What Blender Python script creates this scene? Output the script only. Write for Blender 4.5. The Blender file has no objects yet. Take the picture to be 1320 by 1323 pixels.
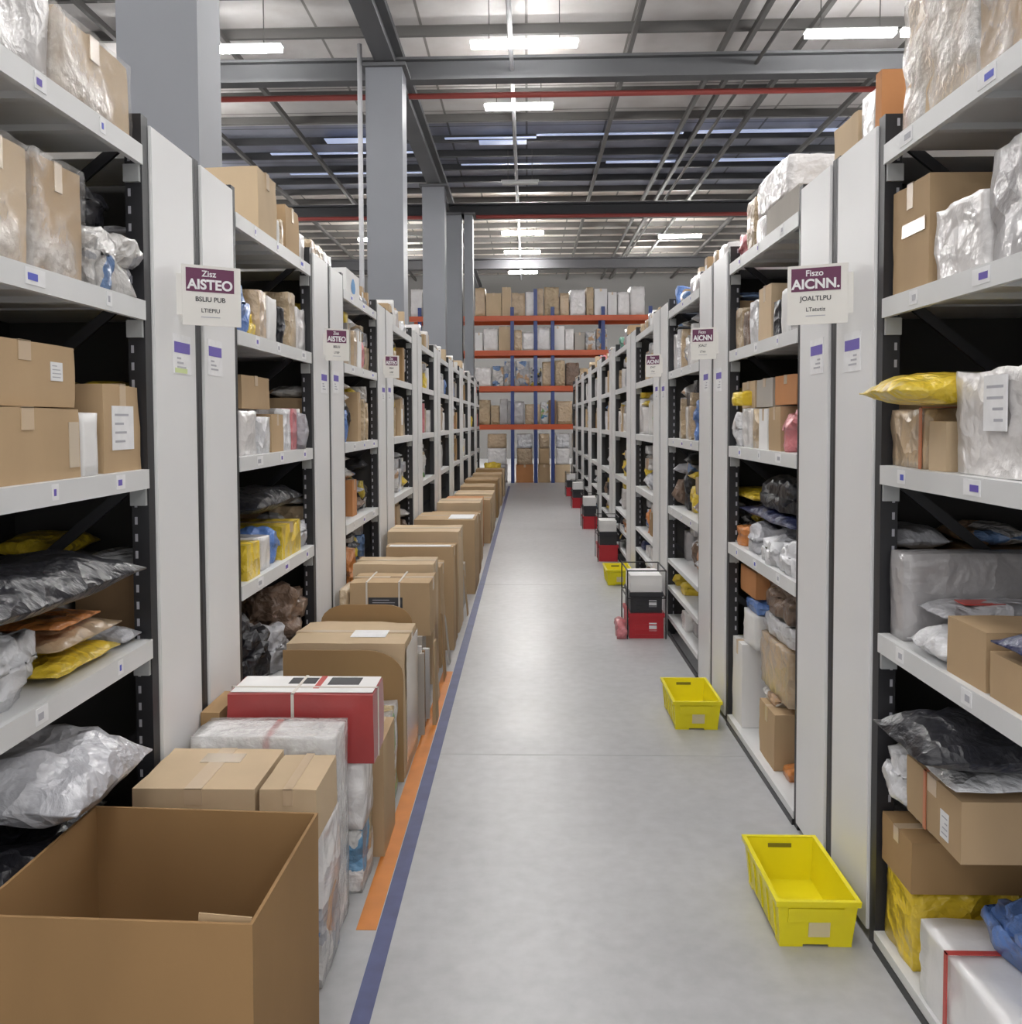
import bpy, bmesh, math, random
from mathutils import Vector, Matrix, noise

C = bpy.context.scene.collection
R = random.Random(7)
SC = bpy.context.scene

# ------------------------------------------------------------------ camera
F, CX, CY = 1150.0, 646.0, 590.0
PITCH, YAW, ROLL, EYE = 0.041, 0.031, -0.0047, Vector((0, 0, 1.6))
cy_, sy_ = math.cos(YAW), math.sin(YAW)
r0 = Vector((cy_, sy_, 0)); f0 = Vector((-sy_, cy_, 0)); u0 = Vector((0, 0, 1))
cp, sp = math.cos(PITCH), math.sin(PITCH)
fw = cp * f0 - sp * u0; up = sp * f0 + cp * u0
cr, sr = math.cos(ROLL), math.sin(ROLL)
rt = cr * r0 + sr * up; upv = cr * up - sr * r0

def at(px, py, x=None, y=None, z=None):
    """the point of the place that a pixel shows on the plane x=, y= or z="""
    d = rt * ((px - CX) / F) - upv * ((py - CY) / F) + fw
    if x is not None: t = (x - EYE.x) / d.x
    elif y is not None: t = (y - EYE.y) / d.y
    else: t = (z - EYE.z) / d.z
    return EYE + d * t

cam = bpy.data.cameras.new('camera'); co = bpy.data.objects.new('camera', cam); C.objects.link(co)
m = Matrix((rt, upv, -fw)).transposed().to_4x4(); m.translation = EYE
co.matrix_world = m
cam.sensor_fit = 'VERTICAL'; cam.sensor_height = 36; cam.sensor_width = 36
cam.lens = F * 36 / 1323
cam.shift_x = (660 - CX) / 1323; cam.shift_y = -(661.5 - CY) / 1323
cam.clip_end = 200; cam.clip_start = 0.05
SC.camera = co

# ------------------------------------------------------------------ materials
M = {}
def mat(name, col, rough=0.6, metal=0.0, coat=0.0, var=0.0, vscale=6.0, bump=0.0, bscale=20.0, stretch=(1, 1, 1), emit=0.0, ecol=None, spec=0.5, bdetail=4.0, crough=0.15):
    mt = bpy.data.materials.new(name); mt.use_nodes = True
    nt = mt.node_tree; b = nt.nodes['Principled BSDF']
    b.inputs['Base Color'].default_value = (*col, 1); b.inputs['Roughness'].default_value = rough
    b.inputs['Metallic'].default_value = metal; b.inputs['Coat Weight'].default_value = coat
    b.inputs['Coat Roughness'].default_value = crough; b.inputs['Specular IOR Level'].default_value = spec
    if emit:
        b.inputs['Emission Color'].default_value = (*(ecol or col), 1); b.inputs['Emission Strength'].default_value = emit
    if var or bump:
        tc = nt.nodes.new('ShaderNodeTexCoord'); mp = nt.nodes.new('ShaderNodeMapping')
        mp.inputs['Scale'].default_value = stretch
        nt.links.new(tc.outputs['Object'], mp.inputs['Vector'])
        oi = nt.nodes.new('ShaderNodeObjectInfo')
        ad = nt.nodes.new('ShaderNodeVectorMath'); ad.operation = 'ADD'
        ml = nt.nodes.new('ShaderNodeMath'); ml.operation = 'MULTIPLY'; ml.inputs[1].default_value = 37.0
        nt.links.new(oi.outputs['Random'], ml.inputs[0]); nt.links.new(mp.outputs[0], ad.inputs[0]); nt.links.new(ml.outputs[0], ad.inputs[1])
        if var:
            n = nt.nodes.new('ShaderNodeTexNoise'); n.inputs['Scale'].default_value = vscale; n.inputs['Detail'].default_value = 5
            nt.links.new(ad.outputs[0], n.inputs['Vector'])
            r = nt.nodes.new('ShaderNodeValToRGB')
            r.color_ramp.elements[0].position = 0.3; r.color_ramp.elements[1].position = 0.7
            r.color_ramp.elements[0].color = (*[c * (1 - var) for c in col], 1); r.color_ramp.elements[1].color = (*[min(1, c * (1 + var)) for c in col], 1)
            nt.links.new(n.outputs[0], r.inputs[0]); nt.links.new(r.outputs[0], b.inputs['Base Color'])
        if bump:
            n2 = nt.nodes.new('ShaderNodeTexNoise'); n2.inputs['Scale'].default_value = bscale; n2.inputs['Detail'].default_value = bdetail
            nt.links.new(ad.outputs[0], n2.inputs['Vector'])
            bp = nt.nodes.new('ShaderNodeBump'); bp.inputs['Strength'].default_value = bump; bp.inputs['Distance'].default_value = 0.02
            nt.links.new(n2.outputs[0], bp.inputs['Height']); nt.links.new(bp.outputs[0], b.inputs['Normal'])
            if coat: nt.links.new(bp.outputs[0], b.inputs['Coat Normal'])
    M[name] = mt
    return mt

def card(name, col): mat(name, col, 0.75, var=0.09, vscale=3, bump=0.08, bscale=9, stretch=(1, 1, 0.5), spec=0.25)
card('tan', (0.46, 0.325, 0.19)); card('light_tan', (0.57, 0.435, 0.285)); card('brown', (0.36, 0.228, 0.11)); card('dark_brown', (0.26, 0.165, 0.09))
card('grey_card', (0.42, 0.39, 0.35)); card('orange_card', (0.52, 0.24, 0.10)); card('white_card', (0.76, 0.75, 0.74)); card('box_brown', (0.30, 0.178, 0.078))
def plas(name, col, rough=0.34, coat=0.6, bump=0.75, bscale=7, var=0.08, patches=None):
    mt = mat(name, col, rough, coat=coat, var=var, vscale=4)
    nt = mt.node_tree; b = nt.nodes['Principled BSDF']
    vec = [n for n in nt.nodes if n.type == 'VECT_MATH'][0].outputs[0]
    nz = nt.nodes.new('ShaderNodeTexNoise'); nz.inputs['Scale'].default_value = 5; nz.inputs['Detail'].default_value = 4
    nt.links.new(vec, nz.inputs['Vector'])
    mx = nt.nodes.new('ShaderNodeVectorMath'); mx.operation = 'MULTIPLY_ADD'; mx.inputs[1].default_value = (0.22, 0.22, 0.22)
    nt.links.new(nz.outputs['Color'], mx.inputs[0]); nt.links.new(vec, mx.inputs[2])
    vo = nt.nodes.new('ShaderNodeTexVoronoi'); vo.inputs['Scale'].default_value = bscale * 1.5; nt.links.new(mx.outputs[0], vo.inputs['Vector'])
    n2 = nt.nodes.new('ShaderNodeTexNoise'); n2.inputs['Scale'].default_value = bscale * 1.2; n2.inputs['Detail'].default_value = 6; n2.inputs['Distortion'].default_value = 0.8
    nt.links.new(vec, n2.inputs['Vector'])
    ad = nt.nodes.new('ShaderNodeMath'); ad.operation = 'ADD'; nt.links.new(vo.outputs['Distance'], ad.inputs[0]); nt.links.new(n2.outputs[0], ad.inputs[1])
    bp = nt.nodes.new('ShaderNodeBump'); bp.inputs['Strength'].default_value = bump; bp.inputs['Distance'].default_value = 0.045
    nt.links.new(ad.outputs[0], bp.inputs['Height']); nt.links.new(bp.outputs[0], b.inputs['Normal']); nt.links.new(bp.outputs[0], b.inputs['Coat Normal'])
    if patches:
        v2 = nt.nodes.new('ShaderNodeTexVoronoi'); v2.inputs['Scale'].default_value = patches[0]; nt.links.new(mx.outputs[0], v2.inputs['Vector'])
        sp = nt.nodes.new('ShaderNodeSeparateColor'); nt.links.new(v2.outputs['Color'], sp.inputs[0])
        rp = nt.nodes.new('ShaderNodeValToRGB'); rp.color_ramp.interpolation = 'CONSTANT'
        cs = patches[1]
        while len(rp.color_ramp.elements) < len(cs): rp.color_ramp.elements.new(0.5)
        for i, c in enumerate(cs): rp.color_ramp.elements[i].position = i / len(cs); rp.color_ramp.elements[i].color = (*c, 1)
        nt.links.new(sp.outputs[0], rp.inputs[0]); nt.links.new(rp.outputs[0], b.inputs['Base Color'])
    return mt
plas('white_poly', (0.72, 0.72, 0.74)); plas('grey_poly', (0.36, 0.36, 0.39)); plas('silver_poly', (0.50, 0.50, 0.53), 0.28)
plas('black_poly', (0.016, 0.016, 0.021), 0.36, 0.15, 0.6); plas('navy_poly', (0.025, 0.033, 0.10), 0.36, 0.25, 0.6); plas('yellow_poly', (0.78, 0.56, 0.04)); plas('blue_poly', (0.12, 0.24, 0.58))
plas('orange_poly', (0.70, 0.26, 0.07)); plas('pink_poly', (0.66, 0.22, 0.24)); plas('green_poly', (0.18, 0.40, 0.30)); plas('red_poly', (0.50, 0.045, 0.05))
plas('film_tan', (0.52, 0.385, 0.245), 0.30, 0.8, 0.42, 8, 0.12); plas('film_white', (0.73, 0.705, 0.695), 0.30, 0.8, 0.40, 6, 0.06); plas('film_grey', (0.43, 0.415, 0.42), 0.28, 0.8, 0.35, 5, 0.1); plas('smooth_white', (0.78, 0.77, 0.77), 0.3, 0.6, 0.12, 4, 0.03)
plas('mix_poly', (0.55, 0.50, 0.44), 0.3, 0.8, 0.9, 8, 0.3, (7, [(0.62, 0.60, 0.58), (0.16, 0.27, 0.5), (0.6, 0.58, 0.56), (0.55, 0.36, 0.22), (0.66, 0.64, 0.62), (0.4, 0.4, 0.42)]))
plas('print_poly', (0.6, 0.6, 0.6), 0.3, 0.8, 0.9, 8, 0.3, (9, [(0.66, 0.65, 0.63), (0.66, 0.65, 0.63), (0.22, 0.42, 0.16), (0.62, 0.6, 0.57), (0.6, 0.52, 0.1), (0.5, 0.38, 0.2), (0.7, 0.68, 0.67), (0.12, 0.3, 0.5)]))
plas('speckle_poly', (0.6, 0.6, 0.6), 0.3, 0.8, 0.9, 9, 0.3, (13, [(0.03, 0.03, 0.035), (0.55, 0.54, 0.54), (0.04, 0.04, 0.05), (0.3, 0.29, 0.3), (0.58, 0.44, 0.06), (0.5, 0.5, 0.5), (0.035, 0.035, 0.04)])); plas('tan_poly', (0.50, 0.38, 0.24), 0.4, 0.5, 0.7, 8, 0.12); plas('brown_poly', (0.20, 0.13, 0.09), 0.4, 0.5, 0.7, 8, 0.2)
mat('panel_white', (0.745, 0.745, 0.745), 0.38, var=0.02, vscale=2, spec=0.4)
mat('shelf_grey', (0.67, 0.675, 0.675), 0.42, var=0.04, vscale=3, spec=0.4)
mat('bracket_grey', (0.40, 0.41, 0.41), 0.4)
mat('shade_sheet', (0.05, 0.047, 0.045), 0.7)  # near-black, standing in for the shade deep inside the racks
mat('black_steel', (0.021, 0.021, 0.024), 0.42)
mat('column_grey', (0.215, 0.222, 0.245), 0.5, var=0.04, vscale=1.2)
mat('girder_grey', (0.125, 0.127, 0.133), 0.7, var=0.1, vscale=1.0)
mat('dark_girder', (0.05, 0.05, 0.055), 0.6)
mat('roof_bar', (0.11, 0.105, 0.10), 0.6)
mat('red_pipe', (0.30, 0.05, 0.04), 0.45); mat('white_pipe', (0.45, 0.45, 0.47), 0.45)
mat('lamp_housing', (0.6, 0.6, 0.6), 0.5)
mat('lamp_off', (0.62, 0.62, 0.60), 0.4)
mat('lamp_tube', (1, 1, 1), 0.5, emit=24.0, ecol=(1.0, 0.99, 0.98))
mat('lamp_bright', (1, 1, 1), 0.5, emit=60.0, ecol=(1.0, 0.985, 0.96))
mat('lamp_far', (1, 1, 1), 0.5, emit=105.0, ecol=(1.0, 0.985, 0.96))
mat('glint_glow', (0.5, 0.6, 0.9), 0.3, emit=0.13, ecol=(0.62, 0.72, 1.0))  # faint glow standing in for glints on the blue roof
mat('paper', (0.80, 0.80, 0.81), 0.6, var=0.05, vscale=30)
mat('purple_ink', (0.13, 0.09, 0.42), 0.6); mat('plum_ink', (0.135, 0.032, 0.085), 0.55); mat('ink', (0.05, 0.05, 0.055), 0.6); mat('grey_ink', (0.42, 0.42, 0.46), 0.6)
mat('blue_ink', (0.10, 0.12, 0.55), 0.6); mat('lime_ink', (0.62, 0.72, 0.35), 0.6); mat('azure_ink', (0.02, 0.22, 0.52), 0.5)
mat('sign_card', (0.74, 0.72, 0.68), 0.5)
mat('bin_yellow', (0.80, 0.70, 0.012), 0.34, var=0.03, vscale=3, spec=0.45)
mat('slot_olive', (0.20, 0.17, 0.02), 0.6)
mat('bin_label', (0.66, 0.58, 0.36), 0.6)
mat('crate_red', (0.46, 0.02, 0.03), 0.4); mat('crate_black', (0.03, 0.03, 0.035), 0.45)
mat('tape', (0.60, 0.46, 0.31), 0.28, coat=0.5); mat('clear_tape', (0.62, 0.52, 0.40), 0.22, coat=0.7)
mat('red_strap', (0.52, 0.07, 0.06), 0.35); mat('string', (0.66, 0.62, 0.56), 0.6); mat('orange_strap', (0.55, 0.20, 0.10), 0.4)
mat('red_print', (0.36, 0.045, 0.045), 0.34, coat=0.5, var=0.12, vscale=5, bump=0.15, bscale=10)
mat('blue_line', (0.072, 0.085, 0.20), 0.5, var=0.18, vscale=9); mat('orange_line', (0.62, 0.215, 0.035), 0.5, var=0.1, vscale=9)
mat('rack_blue', (0.025, 0.05, 0.20), 0.45); mat('rack_orange', (0.52, 0.085, 0.02), 0.45); mat('pallet_wood', (0.36, 0.24, 0.13), 0.8)
mat('wall_grey', (0.2, 0.195, 0.19), 0.8)

def film_mat(name, lo, hi):
    mt = bpy.data.materials.new(name); mt.use_nodes = True; nt = mt.node_tree
    b = nt.nodes['Principled BSDF']; b.inputs['Base Color'].default_value = (0.85, 0.84, 0.83, 1); b.inputs['Roughness'].default_value = 0.16
    tr = nt.nodes.new('ShaderNodeBsdfTransparent'); mx = nt.nodes.new('ShaderNodeMixShader')
    tc = nt.nodes.new('ShaderNodeTexCoord'); n = nt.nodes.new('ShaderNodeTexNoise'); n.inputs['Scale'].default_value = 7; n.inputs['Detail'].default_value = 7
    nt.links.new(tc.outputs['Object'], n.inputs['Vector'])
    r = nt.nodes.new('ShaderNodeMapRange'); r.inputs['From Min'].default_value = 0.42; r.inputs['From Max'].default_value = 0.68
    r.inputs['To Min'].default_value = lo; r.inputs['To Max'].default_value = hi
    nt.links.new(n.outputs[0], r.inputs[0]); nt.links.new(r.outputs[0], mx.inputs[0])
    bp = nt.nodes.new('ShaderNodeBump'); bp.inputs['Strength'].default_value = 1.0; bp.inputs['Distance'].default_value = 0.08
    nt.links.new(n.outputs[0], bp.inputs['Height']); nt.links.new(bp.outputs[0], b.inputs['Normal'])
    nt.links.new(tr.outputs[0], mx.inputs[1]); nt.links.new(b.outputs[0], mx.inputs[2])
    nt.links.new(mx.outputs[0], nt.nodes['Material Output'].inputs['Surface'])
    M[name] = mt
film_mat('film', 0.10, 0.62); film_mat('film_milky', 0.35, 0.85)

def floor_mat():
    mt = bpy.data.materials.new('concrete'); mt.use_nodes = True; nt = mt.node_tree; b = nt.nodes['Principled BSDF']
    tc = nt.nodes.new('ShaderNodeTexCoord')
    n1 = nt.nodes.new('ShaderNodeTexNoise'); n1.inputs['Scale'].default_value = 0.9; n1.inputs['Detail'].default_value = 8; n1.inputs['Roughness'].default_value = 0.62
    n2 = nt.nodes.new('ShaderNodeTexNoise'); n2.inputs['Scale'].default_value = 16; n2.inputs['Detail'].default_value = 6
    nt.links.new(tc.outputs['Object'], n1.inputs['Vector']); nt.links.new(tc.outputs['Object'], n2.inputs['Vector'])
    r1 = nt.nodes.new('ShaderNodeValToRGB'); e = r1.color_ramp.elements
    e[0].position = 0.28; e[1].position = 0.72; e[0].color = (0.375, 0.378, 0.385, 1); e[1].color = (0.50, 0.502, 0.51, 1)
    nt.links.new(n1.outputs[0], r1.inputs[0])
    mx = nt.nodes.new('ShaderNodeMixRGB'); mx.blend_type = 'OVERLAY'; mx.inputs[0].default_value = 0.16
    nt.links.new(r1.outputs[0], mx.inputs[1]); nt.links.new(n2.outputs[0], mx.inputs[2])
    nt.links.new(mx.outputs[0], b.inputs['Base Color'])
    r2 = nt.nodes.new('ShaderNodeMapRange'); r2.inputs['To Min'].default_value = 0.27; r2.inputs['To Max'].default_value = 0.45
    nt.links.new(n1.outputs[0], r2.inputs[0]); nt.links.new(r2.outputs[0], b.inputs['Roughness'])
    M['concrete'] = mt
floor_mat()

def roof_mat(name, c1, c2, seam, rough, sx, sy, metal=0.0):
    mt = bpy.data.materials.new(name); mt.use_nodes = True; nt = mt.node_tree; b = nt.nodes['Principled BSDF']
    tc = nt.nodes.new('ShaderNodeTexCoord'); br = nt.nodes.new('ShaderNodeTexBrick')
    br.offset = 0.0; br.inputs['Scale'].default_value = 1.0; br.inputs['Brick Width'].default_value = sx; br.inputs['Row Height'].default_value = sy
    br.inputs['Mortar Size'].default_value = 0.022; br.inputs['Color1'].default_value = (*c1, 1); br.inputs['Color2'].default_value = (*c2, 1); br.inputs['Mortar'].default_value = (*seam, 1)
    nt.links.new(tc.outputs['Object'], br.inputs['Vector'])
    n = nt.nodes.new('ShaderNodeTexNoise'); n.inputs['Scale'].default_value = 1.3; n.inputs['Detail'].default_value = 6
    nt.links.new(tc.outputs['Object'], n.inputs['Vector'])
    mx = nt.nodes.new('ShaderNodeMixRGB'); mx.blend_type = 'OVERLAY'; mx.inputs[0].default_value = 0.5
    nt.links.new(br.outputs[0], mx.inputs[1]); nt.links.new(n.outputs[0], mx.inputs[2]); nt.links.new(mx.outputs[0], b.inputs['Base Color'])
    b.inputs['Roughness'].default_value = rough; b.inputs['Metallic'].default_value = metal
    bp = nt.nodes.new('ShaderNodeBump'); bp.inputs['Strength'].default_value = 0.5; bp.inputs['Distance'].default_value = 0.05
    nt.links.new(n.outputs[0], bp.inputs['Height']); nt.links.new(bp.outputs[0], b.inputs['Normal'])
    M[name] = mt
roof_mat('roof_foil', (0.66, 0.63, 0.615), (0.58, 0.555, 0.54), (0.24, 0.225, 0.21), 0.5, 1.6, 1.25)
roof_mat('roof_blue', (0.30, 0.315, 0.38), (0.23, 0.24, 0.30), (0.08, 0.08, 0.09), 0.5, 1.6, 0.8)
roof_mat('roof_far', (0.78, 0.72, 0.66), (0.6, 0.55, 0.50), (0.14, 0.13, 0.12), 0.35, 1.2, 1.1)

# ------------------------------------------------------------------ mesh helpers
class MB:
    def __init__(s): s.v = []; s.f = []; s.mi = []; s.cur = 0
    def box(s, x0, x1, y0, y1, z0, z1):
        n = len(s.v)
        s.v += [(x0, y0, z0), (x1, y0, z0), (x1, y1, z0), (x0, y1, z0), (x0, y0, z1), (x1, y0, z1), (x1, y1, z1), (x0, y1, z1)]
        for q in ((0, 3, 2, 1), (4, 5, 6, 7), (0, 1, 5, 4), (1, 2, 6, 5), (2, 3, 7, 6), (3, 0, 4, 7)):
            s.f.append([n + k for k in q]); s.mi.append(s.cur)
        return s
    def hull(s, b, t):
        """prism between two rings with the same count (bottom ring, top ring)"""
        n = len(s.v); k = len(b); s.v += list(b) + list(t)
        s.f.append([n + i for i in reversed(range(k))]); s.f.append([n + k + i for i in range(k)]); s.mi += [s.cur] * 2
        for i in range(k):
            j = (i + 1) % k; s.f.append([n + i, n + j, n + k + j, n + k + i]); s.mi.append(s.cur)
        return s
    def bar(s, a, b, w, t=None):
        a = Vector(a); b = Vector(b); d = (b - a).normalized(); t = t or w
        o = Vector((0, 0, 1)) if abs(d.z) < 0.9 else Vector((1, 0, 0))
        p = d.cross(o).normalized() * (w / 2); q = d.cross(p).normalized() * (t / 2)
        return s.hull([a + p + q, a - p + q, a - p - q, a + p - q], [b + p + q, b - p + q, b - p - q, b + p - q])
    def tube(s, a, b, r, n=10):
        a = Vector(a); b = Vector(b); d = (b - a).normalized()
        o = Vector((0, 0, 1)) if abs(d.z) < 0.9 else Vector((1, 0, 0))
        p = d.cross(o).normalized(); q = d.cross(p).normalized()
        ring = [p * math.cos(6.28318 * i / n) * r + q * math.sin(6.28318 * i / n) * r for i in range(n)]
        return s.hull([a + e for e in ring], [b + e for e in ring])
    def build(s, name, mats, parent=None, loc=(0, 0, 0), rz=0.0, bevel=0.0, smooth=False):
        me = bpy.data.meshes.new(name); me.from_pydata([tuple(v) for v in s.v], [], s.f); 
        for k in (mats if isinstance(mats, (list, tuple)) else [mats]): me.materials.append(M[k])
        for p, i in zip(me.polygons, s.mi): p.material_index = i
        bm = bmesh.new(); bm.from_mesh(me)
        bmesh.ops.recalc_face_normals(bm, faces=bm.faces)
        if bevel: bmesh.ops.bevel(bm, geom=list(bm.edges), offset=bevel, segments=2, affect='EDGES', clamp_overlap=True)
        bm.to_mesh(me); bm.free()
        if smooth:
            for p in me.polygons: p.use_smooth = True
        return link(name, me, parent, loc, rz)

def link(name, me, parent=None, loc=(0, 0, 0), rz=0.0):
    o = bpy.data.objects.new(name, me); C.objects.link(o)
    o.location = loc; o.rotation_euler = (0, 0, rz); o.parent = parent
    return o
def tag(o, label, cat, group=None, kind=None):
    o['label'] = label; o['category'] = cat
    if group: o['group'] = group
    if kind: o['kind'] = kind
    return o
def empty(name, loc=(0, 0, 0), rz=0.0):
    o = bpy.data.objects.new(name, None); C.objects.link(o); o.location = loc; o.rotation_euler = (0, 0, rz); o.empty_display_size = 0.1
    return o
def struct(o): o['kind'] = 'structure'; return o

def cube_grid(n):
    """unit cube surface split n times, shared vertices"""
    idx = {}; vs = []; fs = []
    def vid(p):
        k = tuple(round(c * n) for c in p)
        if k not in idx: idx[k] = len(vs); vs.append(Vector(p))
        return idx[k]
    for ax in range(3):
        for sg in (-1, 1):
            for i in range(n):
                for j in range(n):
                    q = []
                    for a, b in ((0, 0), (1, 0), (1, 1), (0, 1)):
                        p = [0, 0, 0]; p[ax] = sg; p[(ax + 1) % 3] = -1 + 2 * (i + a) / n; p[(ax + 2) % 3] = -1 + 2 * (j + b) / n
                        q.append(vid(p))
                    fs.append(q if sg > 0 else q[::-1])
    return vs, fs
GRIDS = {}
def lump(w, d, h, rnd, amp, freq, seed, n=8, sag=0.0):
    """a soft parcel: a box rounded by rnd, crumpled by noise, flat underneath"""
    if n not in GRIDS: GRIDS[n] = cube_grid(n)
    vs, fs = GRIDS[n]; out = []; so = Vector((seed * 3.17, seed * 1.31, seed * 2.7)); mn = min(w, d, h)
    for p in vs:
        k = 1 - rnd + rnd * max(abs(p.x), abs(p.y), abs(p.z)) / p.length * 1.0 if p.length else 1
        q = p * k
        P = Vector((q.x * w / 2, q.y * d / 2, q.z * h / 2))
        nz = noise.noise(P * freq + so) + 0.5 * noise.noise(P * freq * 2.3 + so)
        rg = 1 - 2 * abs(noise.noise(P * freq * 1.4 - so))
        nr = Vector((q.x / w, q.y / d, q.z / h)).normalized()
        P += nr * (amp * mn * (0.8 * nz + 0.35 * rg - 0.35))
        if sag and q.z > 0: P.z -= sag * h * (0.5 + 0.5 * noise.noise(Vector((P.x * 3, P.y * 3, seed))) + 0.4 * (abs(q.x) ** 3 + abs(q.y) ** 3))
        P.x = max(-w / 2, min(w / 2, P.x)); P.y = max(-d / 2, min(d / 2, P.y))
        P.z = max(0, min(h, P.z + h / 2)); 
        if q.z < -0.8: P.z = max(0.0, P.z * 0.1)
        out.append(P)
    me = bpy.data.meshes.new('parcel'); me.from_pydata([tuple(v) for v in out], [], fs)
    for p in me.polygons: p.use_smooth = True
    return me

def pillow(w, d, h, amp, seed, nx=14, ny=10, droop=0.0):
    """a stuffed mailer: two sheets welded along a thin wavy seam"""
    vs = []; fs = []; top = {}; bot = {}; so = Vector((seed * 1.7, seed * 2.9, seed))
    for i in range(nx + 1):
        for j in range(ny + 1):
            u = -1 + 2 * i / nx; v = -1 + 2 * j / ny
            e = max(0.0, (1 - abs(u) ** 2.6)) ** 0.55 * max(0.0, (1 - abs(v) ** 2.6)) ** 0.55
            x = u * w / 2 * (1 - 0.05 * (1 - e) * noise.noise(Vector((v * 3, 0, seed)))); y = v * d / 2
            P = Vector((x, y, 0)) * 9 + so
            c = amp * h * (noise.noise(P) + 0.6 * (1 - 2 * abs(noise.noise(P * 1.9))) - 0.3)
            mid = h * 0.40 + (0.10 * h * noise.noise(Vector((u * 2.2, v * 2.2, seed))) - droop * h * max(0, abs(u) - 0.5))
            tz = mid + e * (h * 0.58) + c * e + 0.002
            bz = max(0.0, mid - e * (h * 0.42))
            if i in (0, nx) or j in (0, ny): tz = mid + 0.003; bz = mid - 0.001
            top[i, j] = len(vs); vs.append((x, y, max(0.002, min(h, tz)))); bot[i, j] = len(vs); vs.append((x, y, max(0, min(bz, tz - 0.001))))
    for i in range(nx):
        for j in range(ny):
            fs.append([top[i, j], top[i + 1, j], top[i + 1, j + 1], top[i, j + 1]]); fs.append([bot[i, j], bot[i, j + 1], bot[i + 1, j + 1], bot[i + 1, j]])
    for i in range(nx):
        fs.append([bot[i, 0], bot[i + 1, 0], top[i + 1, 0], top[i, 0]]); fs.append([top[i, ny], top[i + 1, ny], bot[i + 1, ny], bot[i, ny]])
    for j in range(ny):
        fs.append([top[0, j], top[0, j + 1], bot[0, j + 1], bot[0, j]]); fs.append([bot[nx, j], bot[nx, j + 1], top[nx, j + 1], top[nx, j]])
    me = bpy.data.meshes.new('mailer'); me.from_pydata(vs, [], fs)
    for p in me.polygons: p.use_smooth = True
    return me

SEED = [0]
def seed(): SEED[0] += 1; return SEED[0]

def sticker(parent, face, w, d, h, u0, u1, v0, v1, m='paper', name='shipping_label', ink=True, t=0.0012):
    """a label stuck to a face of a box standing on its origin; u, v are 0..1 across that face"""
    def bx(u0, u1, v0, v1, k0, k1):
        b = MB()
        if face == 'T': b.box(-w / 2 + u0 * w, -w / 2 + u1 * w, -d / 2 + v0 * d, -d / 2 + v1 * d, h + k0, h + k1)
        elif face == 'N': b.box(-w / 2 + u0 * w, -w / 2 + u1 * w, -d / 2 - k1, -d / 2 - k0, v0 * h, v1 * h)
        elif face == 'A': b.box(w / 2 + k0, w / 2 + k1, -d / 2 + u0 * d, -d / 2 + u1 * d, v0 * h, v1 * h)      # +x
        else: b.box(-w / 2 - k1, -w / 2 - k0, -d / 2 + u0 * d, -d / 2 + u1 * d, v0 * h, v1 * h)               # 'B': -x
        return b
    o = bx(u0, u1, v0, v1, -0.0004, t).build(name, m, parent)
    if ink:
        du, dv = u1 - u0, v1 - v0; b = MB()
        for k in range(4):
            a = u0 + du * 0.12; e = a + du * R.uniform(0.3, 0.75); y = v0 + dv * (0.82 - 0.2 * k)
            q = bx(a, e, y - dv * 0.05, y, t - 0.0002, t + 0.0003); n = len(b.v); b.v += q.v; b.f += [[n + i for i in f] for f in q.f]; b.mi += q.mi
        b.build('printing', 'grey_ink', o)
    return o

def box_mesh(name, w, d, h, m, amp=0.014, n=6):
    """a carton body whose walls and edges are slightly dented inward"""
    if n not in GRIDS: GRIDS[n] = cube_grid(n)
    vs, fs = GRIDS[n]; so = Vector((seed() * 3.1, 0.7, 1.9)); k = amp * min(max(min(w, d, h), 0.05), 0.35); out = []
    lean = (R.uniform(-0.5, 0.5) * k, R.uniform(-0.5, 0.5) * k)
    for p in vs:
        P = Vector((p.x * w / 2, p.y * d / 2, p.z * h / 2)); e = sum(1 for c in p if abs(c) > 0.99)
        a = abs(noise.noise(P * 5 + so)) + 0.5 * abs(noise.noise(P * 13 - so)); a *= 1.0 if e == 1 else 1.3 + 0.5 * e
        P.x -= p.x * k * a * 0.8; P.y -= p.y * k * a * 0.8
        if p.z > -0.5: P.z -= max(0, p.z) * k * a * 0.9
        if p.z > 0: P.x -= abs(lean[0]) * p.x; P.y -= abs(lean[1]) * p.y
        out.append((P.x, P.y, max(0.0, P.z + h / 2)))
    me = bpy.data.meshes.new(name); me.from_pydata(out, [], fs); bm = bmesh.new(); bm.from_mesh(me)
    for f in bm.faces: f.smooth = True
    for e in bm.edges:
        if len(e.link_faces) == 2 and e.calc_face_angle() > 0.7: e.smooth = False
    bm.to_mesh(me); bm.free(); me.materials.append(M[m])
    return me

def film_shell(parent, w, d, h, m='film', n=8):
    me = lump(w + 0.018, d + 0.018, h + 0.010, 0.04, 0.045, 11, seed(), 12)
    me.materials.append(M[m]); o = link('film_wrap', me, parent, (0, 0, 0.0)); return o

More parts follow.
